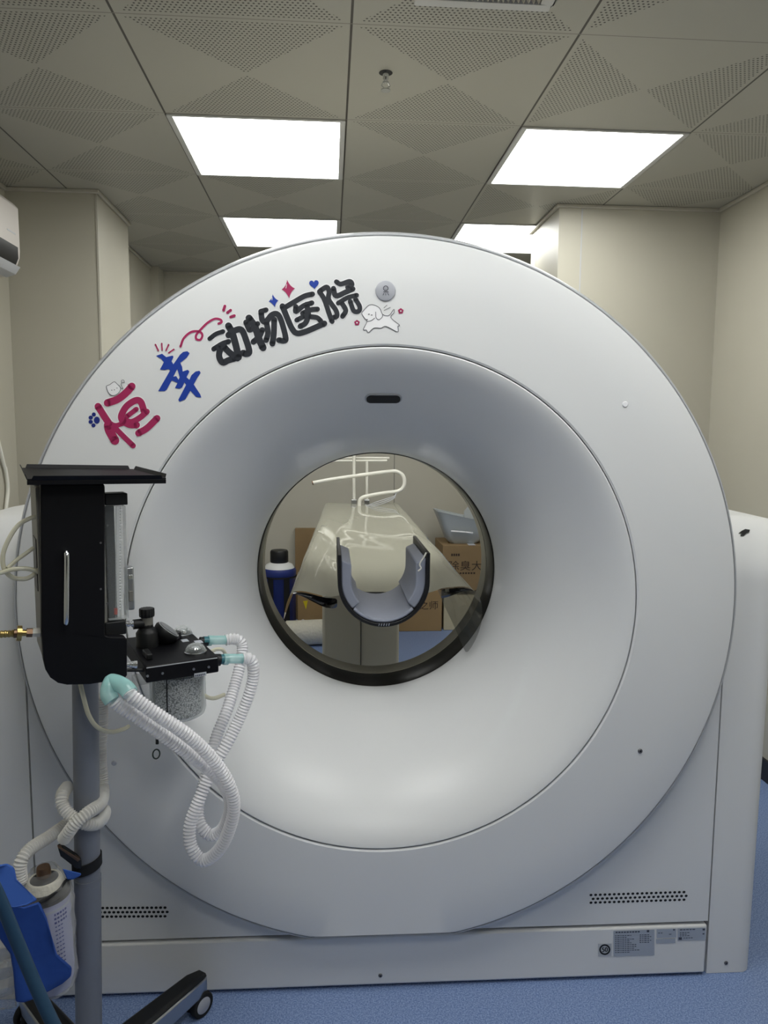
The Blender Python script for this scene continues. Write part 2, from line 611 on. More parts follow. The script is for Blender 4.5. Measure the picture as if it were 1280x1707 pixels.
# trumpet-shaped funnel into the bore: quick round-over at the rim, then a steep flank
FP = 1.38
def fun_r(a):
    return RI - .004 - (RI - .004 - RB) * math.sin(a) ** FP
def fun_y(a):
    return .001 + .424 * (1 - max(0, math.cos(a)) ** FP)
prof = [(RI - .001, .03), (RI - .001, .004), (RI - .004, .0008)]
for i in range(1, 33):
    a = i / 32 * PI / 2
    prof.append((fun_r(a), fun_y(a)))
fn = MB().lathe(prof, 'Y', (0, 0, CZ), 192)
fn.v = [(x, y, z + BDZ * min(1, max(0, y) / .424)) for x, y, z in fn.v]
fn.build('funnel', 'white_shell', ct)
MB().lathe([(RB - .0005, .424), (RB - .003, .427), (RB - .003, .535), (RB + .0, .537)], 'Y', (0, 0, CZ + BDZ), 160).build('bore_window', 'liner_dark', ct)
MB().lathe([(RB + .0, .534), (RB - .004, .537), (RB - .004, .612), (RB, .618), (RB + .02, .66), (.42, .78), (.50, .90), (.56, 1.0)], 'Y', (0, 0, CZ + BDZ), 160).build('rear_funnel', 'liner_beige', ct)
MB().lathe([(.56, 1.0), (.85, 1.0), (.866, .985), (.869, .96), (.869, .05)], 'Y', (0, 0, CZ), 160).build('drum_shell', 'cream_shell', ct)
# lower front panel: flat plate with a round cut-out behind the ring
pan = MB()
n = 96
inn, out = [], []
X1, ZB = .870, .1560
for i in range(n + 1):
    a = PI + PI * i / n
    c_, s_ = math.cos(a), math.sin(a)
    inn.append((.858 * c_, CZ + .858 * s_))
    tt = min(X1 / abs(c_) if abs(c_) > 1e-6 else 9, (CZ - ZB) / abs(s_) if abs(s_) > 1e-6 else 9)
    out.append((tt * c_, CZ + tt * s_))
rings = []
for y in (.045, .065):
    rings.append([(x, y, z) for x, z in inn] + [(x, y, z) for x, z in reversed(out)])
m_ = n + 1
for y in (.045, .065):
    o_ = len(pan.v)
    pan.v += [(x, y, z) for x, z in inn] + [(x, y, z) for x, z in out]
    for i in range(n):
        pan.f.append((o_ + i, o_ + i + 1, o_ + m_ + i + 1, o_ + m_ + i))
for i in range(n):
    pan.f.append((m_ + i, m_ + i + 1, 3 * m_ + i + 1, 3 * m_ + i))
pan.build('lower_panel', 'white_shell', ct)
MB().box(-.93, .93, .075, .9, .02, .36).build('chassis', 'shell_gap', ct)
bp = MB().box(-.93, .868, .042, .074, .009, .1465).build('base_panel', 'white_shell', ct, bevel=.005)

def wing(sx):
    b = MB()
    rings = []
    prof = [(.05, .001), (.05, 1.075)]
    for i in range(1, 13):
        a = i / 12 * PI / 2
        prof.append((.05 + .16 * (1 - math.cos(a)), 1.075 + .158 * math.sin(a)))
    prof += [(.55, 1.233), (.80, 1.226), (.90, 1.19), (.94, 1.10), (.94, .001)]
    xs = [.8765, .89, .93, .96, .98, .991, .997]
    for x in xs:
        drop = .018 * (max(0, x - .8765) / .1205) ** 1.6
        ins = .012 * max(0, (x - .976) / .021) ** 2
        rings.append([(sx * (x + (x - .8765) / .1205 * (.085 * min(1, max(0, y - .05) / .2) + .008 * min(1, z / .85))), y + (ins if y < .3 else -ins), (z - drop * max(0, (z - .9) / .345)) if z > .9 else z) for (y, z) in prof])
    b.loft(rings)
    return b
wr = wing(1).build('side_cover', 'white_shell', ct)
wl = wing(-1).build('side_cover', 'white_shell', ct)

def screw(u, v, y, r, m='screw_grey', parent=None):
    p = G.px(u, v, y)
    s = MB().lathe([(1e-4, -.0022), (r * .8, -.0022), (r, -.001), (r, .001)], 'Y', p, 16).build('screw', m, parent or ct)
    if m == 'screw_grey':
        MB().lathe([(1e-4, -.0025), (r * .4, -.0025), (r * .4, -.0021)], 'Y', p, 6).build('socket', 'deep_ink', s)
screw(1042, 674, -.0005, .007, 'sticker_white')
screw(1067, 1252, -.0005, .006)
screw(190, 1272, -.0005, .006, 'button_grey')
screw(634, 1626, .042, .0055)
screw(1210, 1605, .05, .0055, parent=wr)

# vent perforations in the lower corners
def vents(u0, v0, u1, v1, rows, cols, dv, du):
    b = MB()
    for r in range(rows):
        for c_ in range(cols):
            f = c_ / (cols - 1)
            u = u0 + (u1 - u0) * f + (-du if r == 1 else 0)
            v = v0 + (v1 - v0) * f + dv * r
            p = G.px(u, v, .0444)
            ring_ = [(p.x + .0042 * math.cos(k_ * PI / 4), .0444, p.z + .0036 * math.sin(k_ * PI / 4)) for k_ in range(8)]
            b.add(ring_, [tuple(range(8))])
    return b.build('vent_holes', 'deep_ink', ct, smooth=0)
vents(985, 1492, 1140, 1487, 3, 21, 6.4, -3.6)
vents(112, 1514, 275, 1513, 3, 23, 7.2, -3.6)

# sensor window in the top of the funnel
def funnel_pt(u, v):
    o = G.i @ EYE
    d = G.i.to_3x3() @ ray(u, v)
    lo = None
    for i in range(4000):
        y = -.05 + i * .00013
        q = o + d * ((y - o.y) / d.y)
        r = math.hypot(q.x, q.z - CZ)
        if y <= .001:
            continue
        ca = max(0, min(1, 1 - (y - .001) / .424)) ** (1 / FP)
        rf = fun_r(math.acos(ca))
        if r >= rf:
            return q, rf
    return q, r
pc, rf = funnel_pt(639, 664)
ang0 = math.atan2(pc.z - CZ, pc.x)
def fun(a, s):
    """point on the funnel skin: angle a, path parameter s (radius angle)"""
    r, y = fun_r(s), fun_y(s)
    return Vector((r * math.cos(a), y, CZ + BDZ * min(1, y / .424) + r * math.sin(a)))
s0 = math.acos(max(0, 1 - (pc.y - .001) / .424) ** (1 / FP))
def pill(hw, hh, lift, name, m, parent):
    """stadium lying on the funnel skin"""
    b = MB()
    ring_ = []
    for i in range(40):
        t_ = 2 * PI * i / 40
        x = math.copysign(hw - hh, math.cos(t_)) + hh * math.cos(t_)
        z = hh * math.sin(t_)
        ring_.append((x, z))
    nrm = None
    e = 1e-3
    du = (fun(ang0 + e, s0) - fun(ang0 - e, s0)).normalized()
    dv = (fun(ang0, s0 + e) - fun(ang0, s0 - e)).normalized()
    nv = du.cross(dv).normalized()
    if nv.y > 0:
        nv = -nv
    pts = []
    for x, z in ring_:
        p0 = fun(ang0, s0)
        q = fun(ang0 + x / math.hypot(p0.x, p0.z - CZ), s0 + z / .36)
        pts.append(q)
    k_ = len(pts)
    vs = [p + nv * .002 * -1 for p in pts] + [p + nv * lift for p in pts]
    fs = [(i, (i + 1) % k_, (i + 1) % k_ + k_, i + k_) for i in range(k_)] + [tuple(range(k_, 2 * k_))]
    b.add(vs, fs)
    return b.build(name, m, parent)
win = pill(.046, .0155, .0030, 'sensor_window', 'rim_grey', ct)
pill(.042, .0125, .0055, 'lens', 'deep_ink', win)

# ------------------------------------------------------------------ decals on the ring face
YD = -.0010
def g(u, v, y=YD):
    return G.px(u, v, y)
def crop(x0, y0, s):
    return lambda p: (x0 + p[0] / s, y0 + p[1] / s)
cA, cB, cC, cD, cE = crop(130, 600, 8.533), crop(240, 560, 11.636), crop(260, 440, 5.818), crop(430, 440, 6.737), crop(590, 440, 11.636)

def stroke2d(mb, pts, wd, y=YD, smooth=True):
    """brush stroke with round ends; pts in photo pixels, wd in pixels"""
    P = [Vector((a, b, 0)) for a, b in pts]
    if smooth and len(P) > 2:
        P = catmull(P, 6)
    ws = wd if isinstance(wd, (list, tuple)) else [wd] * len(P)
    if len(ws) != len(P):
        ws = [ws[0] + (ws[-1] - ws[0]) * i / (len(P) - 1) for i in range(len(P))]
    L, R = [], []
    for i, p in enumerate(P):
        d = (P[min(i + 1, len(P) - 1)] - P[max(i - 1, 0)]).normalized()
        nn = Vector((-d.y, d.x, 0))
        L.append(p + nn * ws[i] / 2); R.append(p - nn * ws[i] / 2)
    vs = [g(q.x, q.y, y) for q in L] + [g(q.x, q.y, y) for q in R]
    k_ = len(P)
    mb.add(vs, [(i, i + 1, k_ + i + 1, k_ + i) for i in range(k_ - 1)])
    for p, w_ in ((P[0], ws[0]), (P[-1], ws[-1])):
        mb.add([g(p.x + w_ / 2 * math.cos(j * PI / 7), p.y + w_ / 2 * math.sin(j * PI / 7), y) for j in range(14)], [tuple(range(14))])

def glyph(name, col, strokes, outline=3.2):
    b, o_ = MB(), MB()
    for cr, pts, w_ in strokes:
        q = [cr(p) for p in pts]
        sc = cr((1, 0))[0] - cr((0, 0))[0]
        wt = 1.22 if col == 'ink' else 1.12
        k_ = len(b.v) * 1e-7
        stroke2d(b, q, w_ * sc * wt, YD - k_ * 3)
        stroke2d(o_, q, w_ * sc * wt + outline, YD + .0006 - k_)
    r = b.build(name, col, ct, smooth=0)
    o_.build('sticker_border', 'sticker_white', r, smooth=0)
    return r
def poly_decal(name, col, loops, y=YD, parent=None):
    return MB().flat([[g(a, b, y) for a, b in l] for l in loops]).build(name, col, parent or ct, smooth=0)
def circ(cx, cy, rx, ry=None, n=20):
    return [(cx + rx * math.cos(2 * PI * i / n), cy + (ry or rx) * math.sin(2 * PI * i / n)) for i in range(n)]

glyph('lettering', 'crimson', [
    (cA, [(420, 610), (560, 560), (680, 470), (765, 375)], 95),
    (cA, [(285, 660), (380, 810), (450, 915)], 88),
    (cA, [(430, 930), (450, 1010), (525, 1145)], 112),
    (cA, [(470, 910), (640, 1080), (785, 1220)], 68),
    (cA, [(450, 910), (540, 930), (630, 905)], 60),
    (cA, [(650, 890), (615, 800), (690, 660), (820, 575), (895, 600), (940, 730)], 84),
    (cA, [(700, 800), (830, 700)], 62),
    (cA, [(650, 850), (760, 880), (880, 820), (980, 735)], 74),
    (cA, [(640, 870), (730, 920), (835, 925)], 84),
    (cA, [(860, 1040), (980, 970), (1125, 830)], 85)])
blue_outer = [(235, 385), (350, 345), (430, 410), (560, 380), (572, 410), (535, 490), (570, 550), (700, 360), (760, 310), (840, 295), (885, 335), (830, 420), (705, 520), (740, 600), (750, 690), (850, 655), (880, 690), (825, 800), (880, 850), (920, 760), (1000, 690), (1075, 675), (1100, 715), (1040, 800), (965, 940), (1090, 1130), (1112, 1195), (1010, 1180), (900, 1060), (800, 1230), (690, 1275), (665, 1240), (815, 950), (785, 900), (740, 1000), (690, 1022), (600, 1010), (650, 910), (540, 860), (440, 1040), (400, 1070), (275, 1070), (505, 670), (480, 640), (400, 660), (310, 650), (385, 510), (330, 440)]
blue_hole = [(645, 640), (568, 790), (625, 778), (670, 850), (692, 800)]
bl = poly_decal('lettering', 'royal_blue', [[cB(p) for p in blue_outer], [cB(p) for p in blue_hole]])
glyph('lettering', 'ink', [
    (cC, [(520, 725), (580, 680), (650, 655)], 36),
    (cC, [(560, 825), (640, 775), (705, 752)], 40),
    (cC, [(632, 795), (612, 890), (645, 955), (700, 935), (765, 915)], 50),
    (cC, [(660, 805), (715, 860), (790, 915)], 50),
    (cC, [(703, 600), (740, 670), (775, 790), (800, 905)], 55),
    (cC, [(703, 690), (765, 645), (830, 640), (875, 740), (905, 850), (875, 872), (845, 862)], 50)])
glyph('lettering', 'ink', [
    (cC, [(902, 525), (960, 610), (1000, 730), (1038, 812)], 56),
    (cC, [(872, 565), (895, 620), (915, 640), (985, 580)], 42),
    (cC, [(945, 755), (1000, 705), (1030, 640)], 46),
    (cD, [(30, 532), (92, 515)], 44),
    (cD, [(36, 545), (48, 630), (90, 648), (150, 575), (215, 562), (262, 640), (312, 830), (290, 862), (235, 855)], 52),
    (cD, [(95, 655), (112, 770), (92, 855)], 52),
    (cD, [(182, 625), (178, 780), (162, 895)], 54)])
glyph('lettering', 'ink', [
    (cD, [(300, 490), (400, 430), (520, 362), (612, 338)], 48),
    (cD, [(275, 475), (330, 610), (385, 730), (440, 778), (530, 760), (640, 715), (745, 668)], 54),
    (cD, [(425, 478), (425, 535), (510, 470), (605, 437)], 46),
    (cD, [(500, 555), (590, 515), (668, 507)], 46),
    (cD, [(545, 455), (565, 560), (535, 660), (475, 700)], 50),
    (cD, [(435, 630), (520, 585)], 44),
    (cD, [(570, 590), (660, 602), (705, 640)], 46)])
glyph('lettering', 'ink', [
    (cD, [(690, 310), (745, 400), (800, 560), (832, 645)], 46),
    (cD, [(700, 300), (770, 260), (798, 310), (795, 400), (875, 520), (885, 585), (850, 600)], 46),
    (cD, [(880, 200), (930, 225), (1030, 195), (1055, 235), (1005, 262)], 44),
    (cD, [(848, 275), (875, 358), (980, 318), (1065, 280)], 48),
    (cD, [(900, 440), (1000, 380), (1108, 350)], 42),
    (cD, [(935, 430), (985, 520), (950, 588)], 46),
    (cD, [(1035, 420), (1075, 525), (1130, 530), (1142, 480), (1095, 395)], 44)])
glyph('swirl_decal', 'crimson', [
    (cC, [(238, 800), (270, 720), (340, 660), (420, 655), (450, 690), (430, 735), (392, 728), (390, 690), (430, 640), (500, 570), (570, 532), (625, 540), (636, 565), (606, 578)], 20)], 2)
glyph('dash_decal', 'crimson', [(cC, [(655, 448), (668, 408)], 24), (cC, [(693, 472), (724, 448)], 24), (cC, [(724, 514), (760, 501)], 24)], 2)
glyph('dash_decal', 'crimson', [(cB, [(222, 165), (278, 282)], 26), (cB, [(345, 145), (352, 268)], 26), (cB, [(478, 168), (428, 280)], 26), (cB, [(580, 258), (480, 328)], 26)], 2)

def star(name, col, top, right, bot, left):
    c_ = ((left[0] + right[0] + top[0] + bot[0]) / 4, (left[1] + right[1] + top[1] + bot[1]) / 4)
    tips = [top, right, bot, left]
    l = []
    for i in range(4):
        a, b = tips[i], tips[(i + 1) % 4]
        m1 = ((a[0] + b[0]) / 2, (a[1] + b[1]) / 2)
        mm = (m1[0] * .55 + c_[0] * .45, m1[1] * .55 + c_[1] * .45)
        for k_ in range(6):
            t_ = k_ / 6
            l.append(cD(((1 - t_) ** 2 * a[0] + 2 * t_ * (1 - t_) * mm[0] + t_ * t_ * b[0], (1 - t_) ** 2 * a[1] + 2 * t_ * (1 - t_) * mm[1] + t_ * t_ * b[1])))
    s = poly_decal(name, col, [l])
    b = MB()
    p = [cD((left[0] * .35 + c_[0] * .65, left[1] * .4 + c_[1] * .6 - 12)), cD((top[0] * .5 + c_[0] * .5 - 12, top[1] * .5 + c_[1] * .5))]
    stroke2d(b, p, 1.1, YD - .0005)
    b.build('highlight', 'sticker_white', s, smooth=0)
star('star_decal', 'crimson', (328, 178), (415, 275), (350, 388), (266, 285))
star('star_decal', 'royal_blue', (165, 340), (230, 410), (190, 488), (120, 420))
hl = []
for i in range(40):
    t_ = 2 * PI * i / 40
    x, y = 16 * math.sin(t_) ** 3, -(13 * math.cos(t_) - 5 * math.cos(2 * t_) - 2 * math.cos(3 * t_) - math.cos(4 * t_))
    x, y = x * .98 + y * .12, y - x * .08
    hl.append(cD((630 + x * 3.4, 226 + y * 3.5)))
poly_decal('heart_decal', 'royal_blue', [hl])
paw = MB()
for cx, cy, rx, ry in ((268, 856, 42, 50), (225, 776, 29, 30), (181, 820, 31, 28), (181, 880, 31, 27), (220, 930, 29, 28)):
    paw.add([g(*cA(q)) for q in circ(cx, cy, rx, ry, 16)], [tuple(range(16))])
paw.build('paw_decal', 'navy', ct, smooth=0)
for (u, v) in ((595, 538), (668, 518.5)):
    b = MB()
    for i in range(5):
        a = 2 * PI * i / 5 - PI / 2
        b.add([g(*q) for q in circ(u + 2.5 * math.cos(a), v + 2.5 * math.sin(a), 2.3, None, 10)], [tuple(range(10))])
    f_ = b.build('flower_decal', 'crimson', ct, smooth=0)
    MB().add([g(q[0], q[1], YD - .0006) for q in circ(u, v, 1.3, None, 10)], [tuple(range(10))]).build('flower_eye', 'sticker_white', f_, smooth=0)
# plain running puppy and plain kitten outlines
dog = [(150, 960), (190, 900), (290, 800), (400, 800), (500, 860), (560, 980), (680, 1000), (770, 880), (775, 940), (715, 1040), (880, 1180), (850, 1210), (860, 1300), (820, 1310), (620, 1210), (520, 1245), (390, 1240), (280, 1330), (240, 1280), (180, 1270), (250, 1120), (205, 1050)]
dl = [cE(p) for p in dog]
dd = poly_decal('dog_decal', 'sticker_white', [dl])
b = MB()
stroke2d(b, [(p.x, p.y) for p in catmull([(a, b_, 0) for a, b_ in dl], 4, True)] + [dl[0]], .9, YD - .0006, False)
stroke2d(b, [cE(p) for p in ((420, 930), (430, 1040), (480, 1080), (540, 1040), (560, 980))], .9, YD - .0006)
stroke2d(b, [cE(p) for p in ((250, 1115), (330, 1100), (400, 1050))], .9, YD - .0006)
for p in ((290, 975), (345, 990), (255, 1080)):
    q = cE(p); stroke2d(b, [(q[0] - .3, q[1]), (q[0] + .3, q[1])], 1.6, YD - .0006)
stroke2d(b, [cE((580, 850)), cE((640, 800))], .8, YD - .0006)
stroke2d(b, [cE((585, 900)), cE((705, 840))], .8, YD - .0006)
b.build('outline', 'line_ink', dd, smooth=0)
cat = [(405, 375), (450, 352), (515, 310), (560, 345), (608, 395), (585, 460), (530, 500), (470, 500), (425, 450)]
cl = [cA(p) for p in cat]
cc = poly_decal('cat_decal', 'sticker_white', [cl], YD - .0004)
b = MB()
stroke2d(b, [(p.x, p.y) for p in catmull([(a, b_, 0) for a, b_ in cl], 4, True)] + [cl[0]], .8, YD - .0008, False)
for p in ((480, 430), (555, 400), (518, 425)):
    q = cA(p); stroke2d(b, [(q[0] - .3, q[1]), (q[0] + .3, q[1])], 1.2, YD - .0008)
stroke2d(b, [cA(p) for p in ((600, 395), (640, 410), (612, 350), (632, 320))], .7, YD - .0008)
stroke2d(b, [cA(p) for p in circ(637, 305, 22, 22, 10)] + [cA((659, 305))], .7, YD - .0008)
b.build('outline', 'line_ink', cc, smooth=0)
# round push button above the dog
pb = g(642.5, 485, 0)
btn = MB().lathe([(1e-4, -.004), (.0205, -.004), (.0225, -.003), (.0235, 0)], 'Y', pb, 40).build('round_button', 'button_grey', ct)
b = MB()
yb = -.0046
stroke2d(b, [q for q in circ(643, 480.5, 3.9, None, 14)] + [(646.9, 480.5)], 1.2, yb, False)
for (x, y) in ((641.6, 480), (644.6, 480), (643.2, 482.3)):
    stroke2d(b, [(x - .2, y), (x + .2, y)], 1.0, yb)
stroke2d(b, [(639.6, 486.5), (647, 486.5)], 1.2, yb)
for x0, x1 in ((640, 638.4), (643, 643), (646, 648)):
    stroke2d(b, [(x0, 489), (x1, 492)], .9, yb)
b.build('button_icon', 'line_ink', btn, smooth=0)

# ------------------------------------------------------------------ labels on the base panel
def plate(name, u0, v0, u1, v1, m, slope=-.03, y=.0412):
    q = [g(u0, v0, y), g(u1, v0 + (u1 - u0) * slope, y), g(u1, v1 + (u1 - u0) * slope, y), g(u0, v1, y)]
    return MB().prism(q, (0, -.0006, 0)).build(name, m, ct, smooth=0)
def dashes(mb, u, v, n_, wds, y=.0402, h=1.1, slope=-.03, u_ref=0):
    for i in range(n_):
        w_ = wds[i % len(wds)]
        mb.add([g(a, b_ + (a - u_ref) * slope, y) for a, b_ in ((u, v), (u + w_, v), (u + w_, v + h), (u, v + h))], [(0, 1, 2, 3)])
        u += w_ + 1.2
p = plate('warning_label', 997, 1573, 1019, 1594, 'label_pale')
b = MB()
o_ = circ(1008, 1583, 9.3, 9.0, 28); i_ = circ(1008, 1583, 6.6, 6.3, 28)
vs = [g(a, c_, .0402) for a, c_ in o_] + [g(a, c_, .0402) for a, c_ in i_]
b.add(vs, [(i, (i + 1) % 28, (i + 1) % 28 + 28, i + 28) for i in range(28)])
q0, q1, q2 = g(1003.4, 1587, .0402), g(1012.8, 1586.7, .0402), g(1003.4, 1579.2, .0402)
for sh_ in (-.0006, 0, .0006):
    put_text(b, '50', q0 + Vector((sh_, -abs(sh_) * .05, 0)), (q1 - q0).normalized(), (q2 - q0).normalized(), (q1 - q0).length, (q2 - q0).length)
b.build('lettering', 'deep_ink', p, smooth=0)
p = plate('rating_label', 1022.5, 1551.5, 1090.5, 1594, 'label_grey')
b = MB()
dashes(b, 1026, 1553.5, 9, (3.4, 3.6, 3.2), h=2.0, u_ref=1022)
dashes(b, 1078, 1552.2, 1, (4,), h=3.5, u_ref=1022)
for i in range(10):
    n_ = (7, 5, 8, 6, 7, 9, 9, 8, 10, 6)[i]
    dashes(b, 1025, 1559.5 + i * 3.1, n_, (2.6, 4.0, 1.8, 3.2), h=1.1, u_ref=1022)
for i in range(5):
    dashes(b, 1066, 1559.5 + i * 3.1, 4 + i % 2, (3.0, 2.2, 4.2), h=1.1, u_ref=1022)
b.build('fine_print', 'label_ink', p, smooth=0)
p = plate('maker_label', 1094.5, 1549, 1127, 1563.2, 'label_grey')
b = MB(); dashes(b, 1122, 1549.5, 1, (2.6,), h=2.6, u_ref=1094); dashes(b, 1097, 1555, 2, (3, 3), u_ref=1094); dashes(b, 1115, 1557.4, 1, (4,), u_ref=1094)
b.build('fine_print', 'label_ink', p, smooth=0)
plate('small_label', 1093.5, 1565.4, 1125.5, 1572.4, 'label_grey')
p = plate('approval_label', 1129.5, 1547.6, 1176, 1567.8, 'label_grey')
b = MB()
dashes(b, 1133, 1549.5, 5, (4.5, 3.6), h=1.4, u_ref=1129); dashes(b, 1171, 1549.4, 1, (4,), h=3, u_ref=1129)
for i in range(3):
    dashes(b, 1133, 1554.5 + i * 2.6, 4 - i % 2, (2.6, 3.6), u_ref=1129)
dashes(b, 1131, 1562.5, 1, (5.5,), h=4.5, u_ref=1129); dashes(b, 1139, 1563.5, 4, (2.6, 3.4), u_ref=1129)
dashes(b, 1171, 1557, 1, (3,), h=2, u_ref=1129)
b.build('fine_print', 'label_ink', p, smooth=0)
# torn sticker scrap on the right shoulder
o = G.i @ EYE; d = G.i.to_3x3() @ ray(1241, 888)
q = o + d * ((.078 - o.y) / d.y)
b = MB()
scr = [(1232, 889), (1237, 885), (1243, 882), (1250, 883), (1249, 887), (1244, 889), (1240, 893), (1235, 893), (1238, 889)]
def wing_y(z):
    # front skin of the shoulder cover near its right edge
    for i in range(200):
        a = i / 199 * PI / 2
        zz = 1.075 + .158 * math.sin(a)
        if zz - .009 * (zz - .9) / .345 >= z:
            return .05 + .16 * (1 - math.cos(a))
    return .2
sv = []
for (a, c_) in scr:
    y = .06
    for _ in range(6):
        pnt = G.px(a, c_, y)
        y = wing_y(pnt.z) - .010
    sv.append(G.px(a, c_, y))
b.prism(sv, (0, .003, 0))
b.build('sticker_scrap', 'deep_ink', wr, smooth=0)

# ================================================================== PATIENT COUCH BEHIND THE RING
CX = .135
couch = thing('patient_table', (CX, 3.55, 0), 'cream pedestal couch running away behind the ring', 'table')
pd = MB().box(-.168, .168, -.35, .65, 0, .82).build('pedestal', 'couch_cream', couch, bevel=.012)
MB().box(-.0015, .0015, -.353, -.349, .02, .84).build('panel_seam', 'shell_gap', pd)
MB().box(-.15, .15, -.6, 1.3, .82, .86).build('carriage', 'couch_cream', couch, bevel=.01)
sl = MB()
rings = []
for y in (-.75, 1.36):
    up = [(x, y, .885 + .02 * (x / .18) ** 2) for x in [-.18 + .36 * i / 16 for i in range(17)]]
    dn = [(x, y, z - .022) for (x, y, z) in reversed(up)]
    rings.append(up + dn)
sl.loft(rings)
sl.build('tabletop', 'couch_cream', couch)

# head holder: U-shaped trough on the end of the couch
hold = thing('head_holder', (CX, 2.05, 0), 'black U-shaped head cradle with grey foam pads in the middle of the opening', 'head holder')
YH0, YH1 = 2.05, 2.40
def hp(u, v):
    p_ = W(u, v, YH0)
    return (p_.x - CX, p_.z)
cxh, czh = hp(640, 970)
rr = (hp(717, 960)[0] - hp(563, 960)[0]) / 2
topl, topr = hp(564, 925)[1], hp(716, 922)[1]
def upath(r, tl, tr, n_=32):
    pts = [(cxh - r, tl)]
    for i in range(n_ + 1):
        a = PI + PI * i / n_
        pts.append((cxh + r * math.cos(a), czh + r * math.sin(a)))
    pts.append((cxh + r, tr))
    return pts
o_ = upath(rr, topl, topr); i_ = upath(rr - .010, topl, topr)
sh = MB().loft([[(x, y, z) for x, z in o_ + list(reversed(i_))] for y in (0, YH1 - YH0)])
sh.build('shell', 'black_plastic', hold, bevel=.002)
zhb = czh - rr
MB().box(-.05, .05, 2.26 - 3.55, 2.95 - 3.55, zhb - .022, zhb - .0015).build('support_arm', 'black_plastic', couch, bevel=.003)
def padblock(a0, a1, th, y0, y1, name='foam_pad', extra0=0, extra1=0):
    out_, in_ = [], []
    r1 = rr - .0105
    for i in range(15):
        a = a0 + (a1 - a0) * i / 14
        out_.append((cxh + r1 * math.cos(a), czh + r1 * math.sin(a)))
        in_.append((cxh + (r1 - th) * math.cos(a), czh + (r1 - th) * math.sin(a)))
    if extra0:
        out_.insert(0, (out_[0][0], out_[0][1] + extra0)); in_.insert(0, (in_[0][0], in_[0][1] + extra0 * .8))
    if extra1:
        out_.append((out_[-1][0], out_[-1][1] + extra1)); in_.append((in_[-1][0], in_[-1][1] + extra1 * .8))
    MB().loft([[(x, y, z) for x, z in out_ + list(reversed(in_))] for y in (y0, y1)]).build(name, 'foam_grey', hold, bevel=.004)
padblock(PI * 1.24, PI * 1.76, .010, .004, .345)
padblock(PI, PI * 1.235, .028, .012, .30, extra0=.06)
padblock(PI * 1.765, PI * 2, .028, .012, .30, extra1=.065)
q = W(706, 948, YH0 + .02); 
st = MB().tube(catmull([(rr + cxh - .012, -.002, topr + .002), (rr + cxh - .02, -.006, topr - .012), (rr + cxh - .03, -.004, topr - .03), (rr + cxh - .026, -.004, topr - .042), (rr + cxh - .034, -.003, topr - .05)], 5), .0022, 6)
st.build('strap_cord', 'tube_white', hold)
b = MB()
for k_ in range(5):
    b.tube([(cxh - .014 + k_ * .007, -.0015, czh - rr + .004), (cxh - .012 + k_ * .007, -.002, czh - rr + .011)], .0012, 5)
b.build('tie_stitch', 'foam_grey', hold)

# glossy clear sheet draped over the couch
near = [(472, 1036), (475, 1015), (480, 997), (488, 986), (500, 984), (520, 988), (545, 996), (562, 1003), (585, 1005), (640, 1006), (690, 1005), (716, 1000), (735, 988), (755, 979), (772, 976), (788, 981), (800, 995), (805, 1015), (803, 1040), (794, 1066), (778, 1092)]
far = [(539.5, 846), (540, 843), (541, 840), (543, 838.5), (548, 838), (555, 838), (565, 838.5), (575, 839), (585, 839.5), (604, 840), (622, 839.5), (632, 839), (642, 838.5), (652, 838), (658, 838), (662, 838.5), (664, 840), (666, 842), (667, 844), (668, 846), (668, 848)]
sheet_n = []
for i, (u, v) in enumerate(near):
    Y = 2.2 if (i < 7 or i > 12) else 2.44 if 8 <= i <= 10 else 2.33
    if i > 17:
        Y = 2.13 if i == 18 else 2.10
    sheet_n.append(W(u, v if Y < 2.3 else v - (19 if Y > 2.4 else 9), Y))
sheet_f = [W(u, v, 4.9) for u, v in far]
NS = 60
rows = []
for j in range(NS + 1):
    f = j / NS
    row = []
    for i in range(len(near)):
        p_ = sheet_n[i].lerp(sheet_f[i], f)
        wv = .0025 * math.sin(f * 23 + i * .9) + .002 * math.sin(f * 41 + i * 2.1)
        wv *= min(1, f * 6) * (1 - f)
        p_.z += wv + .004 * math.sin(i * .6 + f * 5) * f * (1 - f) * 2
        row.append(p_)
    rows.append(row)
def sheet_mat():
    m = clear_mat('sheet', (160, 159, 144), .66, .02)
    m.node_tree.nodes['Principled BSDF'].inputs['IOR'].default_value = 2.5
    return m
MT['sheet'] = sheet_mat()
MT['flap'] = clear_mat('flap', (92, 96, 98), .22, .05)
MT['lip_bore_reflection'] = mat('lip_bore_reflection', (22, 22, 24), .08, spec=.7)  # near-black colour stands in for the dark bore reflected in the curled edge
def sub(o):
    for p_ in o.data.polygons:
        p_.use_smooth = True
    sd = o.modifiers.new('sub', 'SUBSURF'); sd.levels = 1; sd.render_levels = 1
    return o
KF = 16
sh_o = sub(MB().loft([r_[:KF + 1] for r_ in rows], closed=False).build('plastic_sheet', 'sheet', smooth=0))
tag(sh_o, 'shiny clear plastic sheet draped over the couch behind the ring', 'sheet')
sub(MB().loft([r_[KF:] for r_ in rows], closed=False).build('hanging_flap', 'flap', sh_o, smooth=0))
# the curled front edge of the sheet, either side of the head cradle
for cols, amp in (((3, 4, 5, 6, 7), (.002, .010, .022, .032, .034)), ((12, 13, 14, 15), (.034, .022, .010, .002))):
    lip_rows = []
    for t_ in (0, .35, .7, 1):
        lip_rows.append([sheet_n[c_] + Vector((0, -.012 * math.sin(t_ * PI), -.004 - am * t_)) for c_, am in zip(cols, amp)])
    sub(MB().loft(lip_rows, closed=False).build('curled_edge', 'lip_bore_reflection', sh_o, smooth=0))

